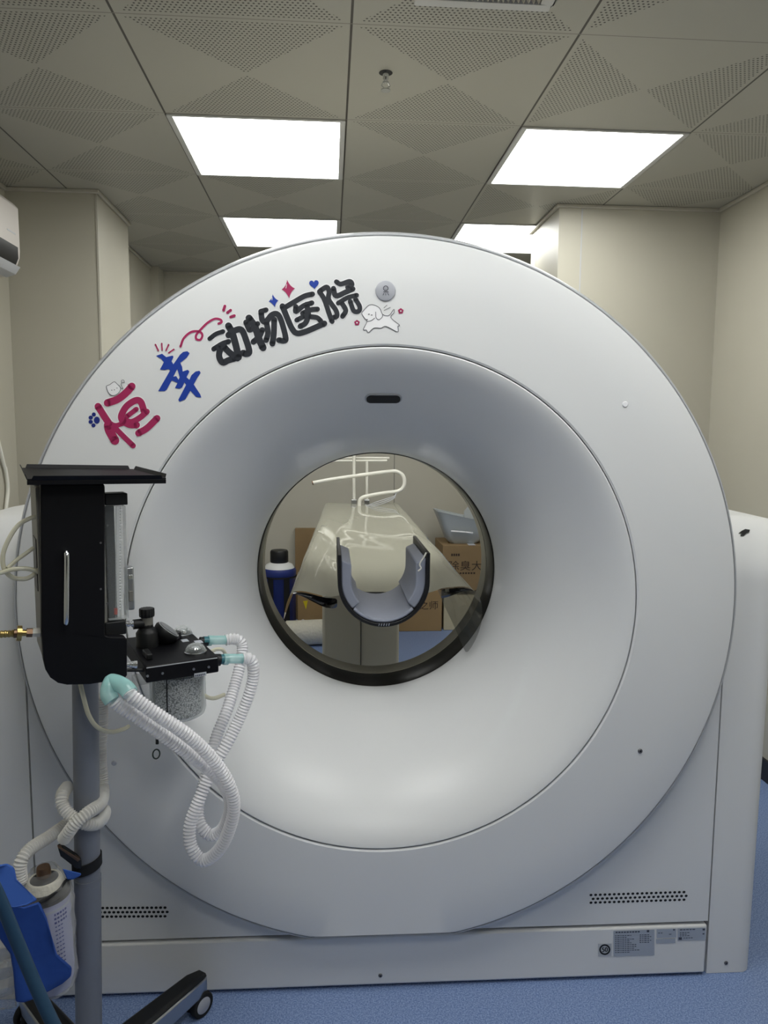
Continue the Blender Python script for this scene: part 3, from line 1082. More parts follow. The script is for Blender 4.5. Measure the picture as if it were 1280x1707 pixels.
# white infusion stand on the far end
iv = thing('infusion_stand', (CX, 4.95, 0), 'white tube stand with two uprights and a bent arm at the far couch end', 'stand')
ivo = Vector((CX, 4.95, 0))
def ivp(u, v, Y=4.95):
    return W(u, v, Y) - ivo
a, b_ = ivp(590, 842), ivp(590, 700)
MB().tube([a, b_], .0105, 10).build('upright', 'tube_white', iv)
a, b_ = ivp(611.5, 842, 5.0), ivp(611.5, 768, 5.0)
MB().tube([a, b_], .0095, 10).build('upright', 'tube_white', iv)
MB().tube([ivp(536, 763, 5.02), ivp(649, 763.5, 5.02)], .007, 8).build('crossbar', 'tube_white', iv)
MB().tube([ivp(534, 768.5, 5.02), ivp(645, 768, 5.02)], .008, 8).build('crossbar', 'tube_white', iv)
arm = [ivp(521, 805, 4.8), ivp(560, 798, 4.8), ivp(645, 786.5, 4.8), ivp(664, 787, 4.8), ivp(673, 796, 4.8), ivp(673, 810, 4.8), ivp(664, 818.5, 4.8), ivp(640, 822, 4.8), ivp(612, 827, 4.8), ivp(602, 831, 4.8), ivp(599, 838, 4.8), ivp(599, 851, 4.8)]
ar = MB().tube(catmull(arm, 6), .0125, 10).build('bent_arm', 'tube_white', iv)
a = ivp(521, 805, 4.8)
MB().tube([a + Vector((-.003, 0, -.001)), a + Vector((.004, 0, .001))], .0135, 10).build('end_cap', 'brown_metal', ar)
for u, Y in ((590, 4.93), (611.5, 4.98)):
    c_ = ivp(u, 838, Y)
    MB().box(c_.x - .018, c_.x + .018, c_.y - .02, c_.y + .02, c_.z - .025, c_.z + .022).build('clamp', 'alu', iv, bevel=.004)
dish = MB()
c_ = ivp(604, 846, 4.76)
pr = []
for i in range(9):
    t_ = i / 8
    pr.append((max(1e-4, .15 * math.sin(t_ * PI / 2)), -.03 * math.cos(t_ * PI / 2)))
dish.lathe(pr + [(.155, .002), (.15, .006), (1e-4, .0)], 'Z', (0, 0, 0), 40)
dish.v = [(x + c_.x, y * .55 + c_.y, z * .8 + c_.z) for x, y, z in dish.v]
dish.build('base_plate', 'tube_white', iv)
wr_ = MB()
for k_ in range(3):
    wr_.tube(catmull([ivp(606 + k_ * 4, 846 - k_ * 2, 4.78), ivp(630, 842 - k_ * 3, 4.76), ivp(655, 832 - k_ * 2, 4.75), ivp(660, 822 + k_, 4.77)], 6), .003, 6)
wr_.build('cable', 'rim_grey', iv)

# ================================================================== CLUTTER AGAINST THE BACK WALL
def carton(name, u0, u1, v0, v1, Y, depth, m, label, floor=None):
    a, c_ = W(u0, v1, Y), W(u1, v0, Y)
    z0 = a.z if floor is None else floor
    t = thing(name, ((a.x + c_.x) / 2, Y, z0), label, 'box')
    hx_ = (c_.x - a.x) / 2
    bx = MB().box(-hx_, hx_, 0, depth, 0, c_.z - z0).build('body', m, t, bevel=.004)
    fl = MB().box(-.025, .025, .0, depth, c_.z - z0, c_.z - z0 + .001)
    fl.build('tape', 'label_pale' if m != 'carton_pale' else 'carton_pale', t)
    return t, hx_, c_.z - z0
YBX = 5.3
low, hl_, hh_ = carton('cardboard_box', 636, 737, 985, 1052, YBX, .4, 'cardboard', 'brown carton standing on the floor under the right half of the draped couch', 0)
for body, u in (('之', 700), ('师', 716)):
    b = MB()
    q0 = W(u, 1016, YBX - .0015) - low.location; q1 = W(u + 14, 1016, YBX - .0015) - low.location; q2 = W(u, 1002, YBX - .0015) - low.location
    put_text(b, body, q0, (1, 0, 0), (0, 0, 1), q1.x - q0.x, q2.z - q0.z)
    b.build('lettering', 'box_ink', low, smooth=0)
up, hu_, hz_ = carton('cardboard_box', 737, 836, 908, 984, YBX, .4, 'cardboard_dark', 'brown carton printed with large dark characters, under the grey basin', None)
up.location.z = hh_ + .001
b = MB()
for body, u, v0, v1, w_ in (('除', 748, 935, 951, 17), ('臭', 767, 935, 951, 17), ('大', 786, 935, 951, 17)):
    q0 = W(u, v1, YBX - .0015) - up.location; q1 = W(u + w_, v1, YBX - .0015) - up.location; q2 = W(u, v0, YBX - .0015) - up.location
    put_text(b, body, q0, (1, 0, 0), (0, 0, 1), q1.x - q0.x, q2.z - q0.z)
q0 = W(752, 927, YBX - .0015) - up.location; q1 = W(767, 927, YBX - .0015) - up.location; q2 = W(752, 923, YBX - .0015) - up.location
for k_ in range(4):
    w_ = (q1.x - q0.x) / 4
    b.box(q0.x + k_ * w_, q0.x + k_ * w_ + w_ * .75, q0.y, q0.y + .0005, q0.z, q2.z)
q0 = W(757, 957, YBX - .0015) - up.location
for k_ in range(8):
    b.box(q0.x + k_ * .02, q0.x + k_ * .02 + .013, q0.y, q0.y + .0005, q0.z, q0.z + .012)
b.build('lettering', 'box_ink', up, smooth=0)
zt = up.location.z + hz_
pale, _, _ = carton('cardboard_box', 739, 830, 991, 1052, YBX + .02, .38, 'carton_pale', 'pale beige carton on the floor beneath the printed carton', 0)
# keep the pale carton under the printed one
# grey plastic basin on the printed carton
bs = thing('plastic_basin', (W(775, 905, 5.36).x, 5.45, zt), 'grey plastic basin with a raised back lying on the printed carton', 'basin')
def rrect(hx_, hy_, z, cx=0, cy=0, r=.04, n_=6, dz=0):
    pts = []
    for (sx, sy, a0) in ((1, 1, 0), (-1, 1, PI / 2), (-1, -1, PI), (1, -1, 1.5 * PI)):
        for i in range(n_ + 1):
            a = a0 + PI / 2 * i / n_
            x = sx * (hx_ - r) + r * math.cos(a); y = sy * (hy_ - r) + r * math.sin(a)
            pts.append((cx + x, cy + y, z + dz * (-x / hx_)))
    return pts
b = MB()
b.loft([rrect(.10, .07, .0), rrect(.13, .09, .03), rrect(.17, .115, .12, dz=.02), rrect(.20, .13, .19, cx=-.01, dz=.045), rrect(.205, .135, .20, cx=-.01, dz=.045), rrect(.185, .12, .195, cx=-.01, dz=.04), rrect(.15, .10, .10, dz=.01), rrect(.10, .07, .035)], True, True, True)
b.build('bowl', 'basin_grey', bs)
b = MB()
b.loft([rrect(.09, .012, .16, cx=.11, cy=.10, r=.01), rrect(.085, .014, .22, cx=.11, cy=.11, r=.012), rrect(.06, .012, .26, cx=.12, cy=.115, r=.011)])
b.build('back_rest', 'basin_grey', bs, bevel=.004)
MB().tube(catmull([(-.11, -.125, .10), (-.03, -.13, .095), (.05, -.125, .085)], 6), .006, 8).build('rim_strip', 'sticker_white', bs)

# left group
lb, lh_, lz_ = carton('cardboard_box', 496, 566, 983, 1055, 5.3, .36, 'cardboard', 'brown carton with a yellow sticker on the floor left of the pedestal', 0)
q = [W(505, 1002, 5.2985) - lb.location, W(513, 1001, 5.2985) - lb.location, W(510, 1016, 5.2985) - lb.location]
MB().prism(q, (0, -.0006, 0)).build('yellow_sticker', 'tape_yellow', lb, smooth=0)
q = [W(a, c_, 5.2985) - lb.location for a, c_ in ((499, 1035), (505, 1032), (509, 1034), (506, 1038), (500, 1039))]
MB().prism(q, (0, -.0006, 0)).build('torn_patch', 'sticker_white', lb, smooth=0)
a, c_ = W(492, 960, 5.69), W(530, 881, 5.69)
fb = MB().box(a.x, c_.x, 5.695, 5.735, 0, c_.z)
tag(fb.build('cardboard_sheet', 'cardboard_dark', bevel=.003), 'flattened brown cardboard leaning on the back wall behind the blue drum', 'cardboard')
a, c_ = W(470, 1052, 5.05), W(560, 1046, 5.05)
rl = MB()
R_ = .085
rl.lathe([(1e-4, 0), (R_ - .006, 0), (R_, .006), (R_, .52), (R_ - .006, .526), (1e-4, .526)], 'X', (0, 0, R_), 32)
ro = rl.build('foam_roll', 'foam_white')
ro.location = (a.x + .03, 4.98, 0)
ro.rotation_euler = (0, 0, .12)
tag(ro, 'white ribbed foam roll lying on the floor before the stickered carton', 'roll')

# blue drum with black cap
dc = W(466, 1000, 5.3)
dr = thing('chemical_drum', (dc.x, 5.3, 0), 'blue drum with white shoulder and black screw cap left of the couch', 'drum')
rd = .115
zt_ = W(462, 917, 5.3).z
zs_ = W(462, 938, 5.3).z
MB().lathe([(1e-4, 0), (rd - .01, 0), (rd, .012), (rd, zs_ - .09), (rd + .004, zs_ - .085), (rd + .004, zs_ - .05), (rd - .006, zs_ - .035), (1e-4, zs_ - .035)], 'Z', n=40).build('body', 'drum_blue', dr)
MB().lathe([(rd - .008, zs_ - .036), (rd - .022, zs_ - .012), (.07, zs_), (.062, zs_ + .004), (1e-4, zs_ + .004)], 'Z', n=40).build('shoulder', 'drum_white', dr)
MB().lathe([(1e-4, zs_ + .004), (.060, zs_ + .004), (.064, zs_ + .010), (.064, zt_ - .01), (.058, zt_), (1e-4, zt_)], 'Z', n=32).build('screw_cap', 'black_plastic', dr)
for a0 in (-2.25, -1.25):
    b = MB()
    b.lathe([(rd + .001, .02), (rd + .004, .02), (rd + .004, zs_ - .09), (rd + .001, zs_ - .09)], 'Z', n=4, a0=a0, a1=a0 + .38)
    b.build('strap', 'black_rubber', dr)
MB().lathe([(rd + .004, zs_ - .098), (rd + .0075, zs_ - .098), (rd + .0075, zs_ - .088), (rd + .004, zs_ - .088)], 'Z', n=40).build('hoop', 'black_rubber', dr)
MB().box(-rd - .018, -rd + .002, -.03, 0, zs_ - .02, zs_ + .0).build('lug', 'black_plastic', dr, bevel=.003)

# ================================================================== AIR CONDITIONER, DRAIN HOSE ON THE LEFT WALL
acx = -1.205
fy = Wx(33, 400, acx).y
zt_ = Wx(33, 341, acx).z
zb_ = Wx(31, 466, acx).z
ac = thing('air_conditioner', (XL, fy - .4, zb_), 'white wall-mounted air conditioner high at the left edge', 'air conditioner')
dx = acx - XL
pr = [(.0, .0), (.05, .0), (.10, .004), (.16, .02), (.19, .05), (dx - .002, .085), (dx, .11), (dx, zt_ - zb_ - .02), (dx - .02, zt_ - zb_), (0, zt_ - zb_)]
MB().loft([[(x, y, z) for x, z in pr] for y in (-.4, .4)]).build('body', 'ac_white', ac, bevel=.004)
pr2 = [(.150, .020), (.192, .048), (dx + .0015, .08), (dx + .0015, .122), (.19, .12), (.15, .07)]
MB().loft([[(x, y, z) for x, z in pr2] for y in (-.36, .375)]).build('air_outlet', 'ac_dark', ac)
MB().loft([[(x, y, z) for x, z in ((.150, .014), (.185, .028), (.204, .050), (.2075, .050), (.188, .022), (.152, .010))] for y in (-.37, .39)]).build('louver', 'rim_grey', ac, bevel=.001)
MB().box(dx, dx + .001, .285, .36, .165, .170).build('nameplate', 'rim_grey', ac)
acl = Vector(ac.location)
q = [Vector((XL + .06, fy - .12, zb_ + .03)), Vector((XL + .03, fy - .10, zb_ - .06)), Wx(1, 752, XL + .012), Wx(9, 782, XL + .012), Wx(13, 815, XL + .012), Wx(10, 850, XL + .012), Wx(9, 900, XL + .012)]
MB().tube(catmull([v - acl for v in q], 6), .008, 8).build('drain_hose', 'tube_white', ac)

# ================================================================== ANAESTHESIA MACHINE
A = Frame(-.515, 1.5, math.radians(25))
an = thing('anesthesia_machine', A.loc, 'black cabinet anesthesia machine on a grey wheeled pole at left', 'medical machine', A.rz)
def p(u, v, y=0):
    return A.px(u, v, y)
def V(x, y, z):
    return Vector((x, y, z))
# pole in two telescoping lengths
pt, pm_, pb_ = p(142, 1120, 0), p(146, 1462, 0), p(148, 1700, 0)
pb_ = pm_ + (pb_ - pm_) * ((pm_.z - .075) / (pm_.z - pb_.z))
RP = .0265
MB().tube([pm_ + (pt - pm_) * .0, pt], RP * .955, 32).build('upper_pole', 'pole_grey', an)
lp = MB().tube([pb_, pm_], RP, 32).build('lower_pole', 'pole_grey', an)
MB().tube([pm_ - V(0, 0, .012), pm_ + V(0, 0, .001)], RP * 1.012, 32).build('collar', 'pole_grey', lp)
for v in (1245, 1262):
    q = p(158.5, v, -.012)
    MB().sphere(q, .0035, 10, 6).build('pole_screw', 'black_plastic', an)
# star base with five legs on castors
hubc = V(pb_.x, pb_.y, .075)
MB().lathe([(1e-4, .058), (.05, .058), (.055, .066), (.055, .096), (.045, .104), (1e-4, .104)], 'Z', (hubc.x, hubc.y, 0), 32).build('hub', 'black_plastic', an)
wr1 = A.i @ V(-.345, 1.738, 0)
wl1 = A.i @ V(-.742, 1.75, 0)
angR = math.atan2(wr1.y - hubc.y, wr1.x - hubc.x)
for k_ in range(5):
    a = angR + k_ * 2 * PI / 5
    if k_ == 1:
        a = math.atan2(wl1.y - hubc.y, wl1.x - hubc.x)
    d = V(math.cos(a), math.sin(a), 0)
    s = V(-math.sin(a), math.cos(a), 0)
    L = .315 if k_ < 2 else .29
    rings, rings2 = [], []
    for i in range(9):
        f = i / 8
        c_ = hubc + d * (.04 + (L - .02) * f)
        w_ = .033 - .010 * f
        zt_ = .112 - .010 * f
        zb_ = .056 - .002 * f
        if i == 8:
            w_ *= .7; zt_ -= .006
        rings.append([c_ + s * w_ + V(0, 0, zb_ - hubc.z), c_ - s * w_ + V(0, 0, zb_ - hubc.z), c_ - s * w_ * 1.05 + V(0, 0, zt_ - .006 - hubc.z), c_ + s * w_ * 1.05 + V(0, 0, zt_ - .006 - hubc.z)])
        rings2.append([c_ + s * w_ * .98 + V(0, 0, zt_ - .0055 - hubc.z), c_ - s * w_ * .98 + V(0, 0, zt_ - .0055 - hubc.z), c_ - s * w_ * .7 + V(0, 0, zt_ + .003 - hubc.z), c_ + s * w_ * .7 + V(0, 0, zt_ + .003 - hubc.z)])
    lg = MB().loft(rings).build('leg', 'alu', an, bevel=.004)
    MB().loft(rings2).build('top_cover', 'black_plastic', lg, bevel=.003)
    # castor: fork, twin wheel with white hub
    cc_ = hubc + d * L
    ax = (s * .55 + d * .85).normalized() if k_ == 0 else s
    ax = (A.i.to_3x3() @ V(.75, -.65, 0)).normalized() if k_ < 2 else s
    cs = MB()
    cs.cyl(V(cc_.x, cc_.y, .045), V(cc_.x, cc_.y, .072), .010, n=14)
    cs.obox(V(cc_.x, cc_.y, .040), ax, V(-ax.y, ax.x, 0), (0, 0, 1), .007, .020, .014)
    co = cs.build('castor', 'black_plastic', lg, bevel=.003)
    for sd_ in (-1, 1):
        wc = V(cc_.x, cc_.y, .031) + ax * .016 * sd_
        wm = MB()
        for_r = [(.012, -.0085), (.0285, -.0085), (.031, -.0055), (.031, .0055), (.0285, .0085), (.012, .0085)]
        tmp = MB().lathe(for_r, 'X', n=28)
        rot = Matrix.Rotation(math.atan2(ax.y, ax.x), 3, 'Z')
        tmp.v = [tuple(rot @ Vector(q) + wc) for q in tmp.v]
        tmp.build('wheel', 'black_rubber', lg)
        tmp = MB().lathe([(1e-4, -.0098), (.0185, -.0098), (.0215, -.0075), (.0215, .0075), (.0185, .0098), (1e-4, .0098)], 'X', n=24)
        tmp.v = [tuple(rot @ Vector(q) + wc) for q in tmp.v]
        tmp.build('wheel_hub', 'button_grey', lg)

# cabinet: black front cover (L-shaped outline, round lower left corner) on a grey housing
YFc = -.10
def fp(u, v):
    return p(u, v, YFc)
ol = [(67, 807), (174, 807), (175, 812), (175, 1059), (178, 1062), (208, 1062), (212, 1066), (212, 1126), (208, 1132)]
ol2 = [(150, 1141), (112, 1142), (97, 1139), (84, 1130), (76, 1117), (72, 1100), (69, 1050)]
poly = [fp(u, v) for u, v in ol + ol2]
MB().prism(poly, (0, .022, 0)).build('front_cover', 'black_metal', an, smooth=0, bevel=.003)
hx0, hx1 = p(66.5, 900, -.078).x - .004, p(175, 900, -.078).x
zb_h = p(60, 1092, -.05).z
zt_h = fp(100, 812).z
hp_ = [V(hx0, -.077, zt_h), V(hx1, -.077, zt_h), V(hx1, -.077, fp(100, 1118).z), V(hx0 + .02, -.077, fp(100, 1118).z), V(hx0, -.077, zb_h)]
hs = MB().prism(hp_, (0, .125, 0)).build('housing', 'housing_grey', an, bevel=.003)
hb = fp(100, 1120).z
c1 = p(58, 925, .0)
MB().box(hx0 - .0015, hx0 + .002, -.05, .012, fp(60, 995).z, fp(60, 905).z).build('port_cutout', 'ac_dark', hs)
# tray on top with folded lips
tq = [p(45, 801, -.13), p(277, 799, -.13), p(222, 784, .10), p(36, 782, .10)]
tz = .0
n_ = (tq[1] - tq[0]).cross(tq[3] - tq[0]).normalized()
tr = MB().prism(tq, n_ * .003).build('tray', 'black_metal', an, bevel=.0008)
for i, nm in ((0, 'lip'), (1, 'lip'), (2, 'lip'), (3, 'lip')):
    a, c_ = tq[i], tq[(i + 1) % 4]
    d = (c_ - a).normalized()
    o_ = d.cross(n_).normalized()
    g0, g1 = a + d * .006, c_ - d * .006
    hh = .010 if i != 0 else .0085
    MB().prism([g0, g1, g1 + n_ * hh + o_ * .004 - d * .004, g0 + n_ * hh + o_ * .004 + d * .004], -o_ * .002).build('lip', 'black_metal', tr, bevel=.0006)
MB().prism([tq[0] + o_ * 0, tq[1], tq[1] - n_ * .008, tq[0] - n_ * .008], V(0, .003, 0)).build('front_flange', 'black_metal', tr, bevel=.0008)
for u in (153, 180):
    a, c_ = p(u, 788, .07), p(u + 22, 797, -.09)
    e1 = n_ * .0035
    MB().prism([a + e1, c_ + e1, c_ + e1 + V(.003, 0, 0), a + e1 + V(.003, 0, 0)], n_ * .0004).build('slot', 'deep_ink', tr, smooth=0)
tc_ = p(120, 812, -.04)
MB().box(hx0 + .01, hx1 - .01, -.07, .02, zt_h - .002, p(120, 800, -.02).z).build('tray_bracket', 'black_metal', an)
# handle
ha, hb_ = p(111, 921, YFc - .022), p(111, 1041, YFc - .022)
hd = catmull([V(ha.x, YFc, ha.z - .004), V(ha.x, YFc - .014, ha.z - .003), V(ha.x, YFc - .022, ha.z - .014), V(hb_.x, YFc - .022, hb_.z + .014), V(hb_.x, YFc - .014, hb_.z + .003), V(hb_.x, YFc, hb_.z + .004)], 6)
MB().tube(hd, .0048, 14).build('handle', 'chrome', an)
for (u, v) in ((168, 905), (168, 982), (179, 876), (179, 1006)):
    q = p(u, v, YFc - .001)
    MB().lathe([(1e-4, -.001), (.0018, -.001), (.002, .001)], 'Y', q, 10).build('cover_screw', 'screw_grey', an)
# flowmeter
YM = -.07
def bx(u0, v0, u1, v1, y0, y1, name, m, par=an, bevel=.0015):
    a, c_ = p(u0, v1, y0), p(u1, v0, y0)
    return MB().box(a.x, c_.x, y0, y1, a.z, c_.z).build(name, m, par, bevel=bevel)
fmr = bx(176, 822, 212.5, 843, YM - .012, YM + .03, 'flowmeter_top', 'black_plastic')
bx(176, 1035, 210, 1061, YM - .012, YM + .03, 'flowmeter_base', 'black_plastic')
bx(180, 843, 190, 1035, YM + .012, YM + .02, 'flowmeter_back', 'shell_gap')
bx(181.5, 843, 209.5, 1035, YM - .008, YM + .026, 'flowmeter_block', 'acrylic')
a, c_ = p(197, 1034, YM + .006), p(197, 844, YM + .006)
ft = MB().tube([a, c_], .0052, 14).build('flow_tube', 'acrylic', an)
a, c_ = p(193, 1024, YM + .004), p(193, 1014, YM + .004)
MB().tube([a, c_], .0035, 10).build('float', 'red_float', an)
sc_ = MB()
for k_ in range(34):
    v = 850 + k_ * 5
    q0, q1 = p(199, v, YM - .0088), p(201.5 if k_ % 5 else 204, v, YM - .0088)
    sc_.box(q0.x, q1.x, YM - .0088, YM - .0084, q0.z - .0005, q0.z + .0005)
sc_.build('scale_marks', 'sticker_white', an, smooth=0)
bx(211, 945, 223, 1018, YM + .03, YM + .05, 'oxygen_flush', 'alu', bevel=.003)
bx(213.5, 958, 221, 967, YM + .028, YM + .03, 'flush_button', 'chrome', bevel=.001)
bx(215, 985, 222, 1003, YM + .027, YM + .03, 'flush_plate', 'housing_grey', bevel=.001)
# fittings between cabinet and absorber
def fit(u0, u1, v, y, rs, m, name):
    a, c_ = p(u0, v, y), p(u1, v, y)
    n2 = len(rs)
    pts_, rr_ = [], []
    for i, r_ in enumerate(rs):
        pts_ += [a.lerp(c_, i / n2), a.lerp(c_, (i + .96) / n2)]
        rr_ += [r_, r_]
    return MB().tube(pts_, rr_, 16).build(name, m, an)
fit(209, 222, 1040, YM + .01, (.004, .0065, .004, .006), 'chrome', 'hose_fitting')
fit(211, 228, 1108, YM - .01, (.004, .006, .0075, .0085), 'chrome', 'hose_fitting')
fit(212, 244, 1117, YM - .012, (.0035, .0035), 'black_plastic', 'support_arm')

# absorber head
BX0, BX1, BY0, BY1, BZ0, BZ1 = .121, .266, -.112, .118, .956, .9895
ab = MB().box(BX0, BX1, BY0, BY1, BZ0, BZ1).build('absorber_head', 'black_metal', an, bevel=.003)
MB().box(BX0 + .001, BX1 - .003, BY0 - .0006, BY0 + .001, BZ1 - .0035, BZ1 - .0018).build('edge_line', 'rim_grey', ab)
for u, v in ((246, 1127), (271, 1122.5), (323, 1115.5), (348, 1112)):
    q = p(u, v, BY0 - .001)
    MB().lathe([(1e-4, -.001), (.0024, -.001), (.0026, .001)], 'Y', q, 12).build('screw', 'alu', ab)
q0, q1 = p(324, 1129, BY0 - .001), p(344, 1120, BY0 - .001)
lb_ = MB().box(q0.x, q1.x, BY0 - .001, BY0 + .0, q0.z, q1.z).build('name_label', 'label_pale', ab, smooth=0)
b = MB()
for k_ in range(6):
    w_ = (q1.x - q0.x) / 7
    b.box(q0.x + w_ * (.5 + k_), q0.x + w_ * (1.2 + k_), BY0 - .0014, BY0 - .001, q1.z - .005, q1.z - .0028)
    if k_ < 4:
        b.box(q0.x + w_ * (.5 + k_), q0.x + w_ * (1.1 + k_), BY0 - .0014, BY0 - .001, q0.z + .0012, q0.z + .0028)
b.build('fine_print', 'label_ink', lb_, smooth=0)
def onz(u, v, z):
    o_ = A.i @ EYE; d_ = A.i.to_3x3() @ ray(u, v)
    return o_ + d_ * ((z - o_.z) / d_.z)
for (u, v, rdm) in ((326, 1088, .0215), (304, 1058, .021)):
    c_ = onz(u, v, BZ1)
    vd = MB().lathe([(rdm, 0), (rdm, .004), (rdm * .93, .010), (rdm * .72, .016), (rdm * .4, .0195), (1e-4, .0205)], 'Z', c_, 32).build('valve_dome', 'acrylic', an)
    MB().lathe([(1e-4, .001), (rdm * .5, .001), (rdm * .5, .009), (rdm * .38, .012), (1e-4, .012)], 'Z', c_, 20).build('valve_disc', 'chrome', vd)
    MB().lathe([(rdm * 1.02, 0), (rdm * 1.08, .0), (rdm * 1.08, .0035), (rdm * 1.0, .0045)], 'Z', c_, 32).build('retaining_ring', 'chrome', vd)
    for k_ in range(3):
        a = k_ * 2.1 + .4
        MB().cyl(c_ + V(math.cos(a) * rdm * .62, math.sin(a) * rdm * .62, 0), c_ + V(math.cos(a) * rdm * .62, math.sin(a) * rdm * .62, .013), .0016, n=8).build('guide_pin', 'chrome', vd)
# relief valve tower
tb = onz(243, 1077, BZ1)
tb = V(tb.x + .004, tb.y, BZ1)
tz1 = p(243, 1014, tb.y).z
hgt = tz1 - BZ1
vt = MB().lathe([(1e-4, 0), (.0235, 0), (.0235, hgt * .36), (.018, hgt * .46), (.0125, hgt * .50), (.0125, hgt * .58), (1e-4, hgt * .58)], 'Z', tb, 28).build('relief_valve', 'black_plastic', an)
MB().lathe([(1e-4, hgt * .56), (.0125, hgt * .56), (.0125, hgt * .80), (1e-4, hgt * .80)], 'Z', tb, 24).build('valve_stem', 'housing_grey', vt)
cap = MB()
prf = [(1e-4, hgt * .78), (.0145, hgt * .78), (.0155, hgt * .82), (.0155, hgt * .97), (.0145, hgt), (1e-4, hgt)]
cap.lathe(prf, 'Z', tb, 28)
cap.v = [(tb.x + (x - tb.x) * (1 + .05 * math.cos(14 * math.atan2(y - tb.y, x - tb.x))), tb.y + (y - tb.y) * (1 + .05 * math.cos(14 * math.atan2(y - tb.y, x - tb.x))), z) for x, y, z in cap.v]
cap.build('valve_knob', 'black_plastic', vt)
qa, qb = p(222, 1041, tb.y), p(240, 1041, tb.y)
MB().tube([V(qa.x, tb.y, qa.z), V(tb.x, tb.y, qa.z)], .0105, 18).build('side_port', 'black_plastic', vt)
# tilted pressure gauge seen from the side
gc = onz(270, 1068, BZ1)
gc = V(gc.x, gc.y - .02, BZ1 + .017)
ga = V(.62, -.12, .78).normalized()
gb = V(.78, 0, -.62).normalized(); gb = (gb - ga * ga.dot(gb)).normalized()
gn = ga.cross(gb).normalized()
gg = MB().tube([gc - ga * .016, gc - ga * .002, gc + ga * .012, gc + ga * .016], [.012, .027, .029, .027], 4 * 8)
gg.build('pressure_gauge', 'black_plastic', an)
MB().tube([gc + ga * .0145, gc + ga * .0175], [.0255, .0255], 32).build('gauge_rim', 'rim_grey', an)
MB().tube([gc + ga * .0165, gc + ga * .0185], [.0235, .0235], 32).build('gauge_glass', 'black_gloss', an)
MB().cyl(V(gc.x, gc.y, BZ1), gc, .012, n=16).build('gauge_neck', 'black_plastic', an)
# bag port knob, toggle block, small stickers
kc = onz(289, 1064, BZ1)
kz = MB().lathe([(1e-4, 0), (.017, 0), (.017, .012), (.0155, .014), (1e-4, .014)], 'Z', V(kc.x, kc.y, BZ1), 24).build('selector_knob', 'black_plastic', an)
tq2 = onz(248, 1098, BZ1)
MB().obox(tq2 + V(0, .012, .006), (1, 0, 0), (0, 1, 0), (0, 0, 1), .006, .022, .006).build('toggle_block', 'black_plastic', an, bevel=.002)
for (u, v, w_) in ((308, 1068, .010), (331, 1070, .011)):
    c_ = onz(u, v, BZ1)
    MB().obox(c_ + V(0, 0, .0004), (1, 0, 0), (0, 1, 0), (0, 0, 1), w_ * .7, w_, .0004).build('caution_label', 'label_pale', ab)
# absorbent canister under the head
cnx, cny = .201, -.035
rc = .0565
zc0 = p(300, 1209, cny - rc).z
can = MB().lathe([(1e-4, zc0), (rc - .012, zc0), (rc - .003, zc0 + .006), (rc, zc0 + .016), (rc, BZ0)], 'Z', (cnx, cny, 0), 40).build('canister', 'acrylic', an)
MB().lathe([(1e-4, zc0 + .004), (rc - .016, zc0 + .004), (rc - .007, zc0 + .010), (rc - .0045, zc0 + .02), (rc - .0045, BZ0 - .012), (1e-4, BZ0 - .010)], 'Z', (cnx, cny, 0), 40).build('absorbent_granules', 'granules', can)['kind'] = 'stuff'
MB().box(cnx - rc * .62, cnx - rc * .58, cny - rc * .83, cny - rc * .79, zc0 + .01, BZ0).build('divider', 'shell_gap', can)
bx(233, 1138, 262, 1190, -.02, .06, 'bypass_chamber', 'acrylic')
q0, q1 = p(262, 1212, .02), p(262, 1262, .02)
MB().tube([p(263, 1140, .02), p(262, 1240, .02)], .0035, 8).build('release_rod', 'black_plastic', an)
b = MB(); rc_ = p(260.5, 1257, .02)
b.tube([rc_ + V(.0075 * math.cos(i * PI / 8), 0, .0105 * math.sin(i * PI / 8)) for i in range(17)], .0016, 6)
b.build('pull_ring', 'green_dark', an)
MB().tube(catmull([p(330, 1132, -.06), p(333, 1148, -.06), p(342, 1160, -.06), p(356, 1164, -.055), p(374, 1158, -.04)], 8), .0042, 10).build('drain_tube', 'vinyl_tube', an)
MB().tube(catmull([p(352, 1086, 0), p(362, 1082, .0), p(372, 1084, .01), p(378, 1096, .02)], 8), .004, 10).build('sample_tube', 'vinyl_tube', an)
# patient-hose ports
y1_, y2_ = onz(345, 1066, BZ1 - .012).y, -.075
fit(333, 346, 1069.5, .06, (.0105, .0105), 'black_plastic', 'hose_port')
fit(357, 367, 1100, -.085, (.0125, .0125), 'black_plastic', 'hose_port')

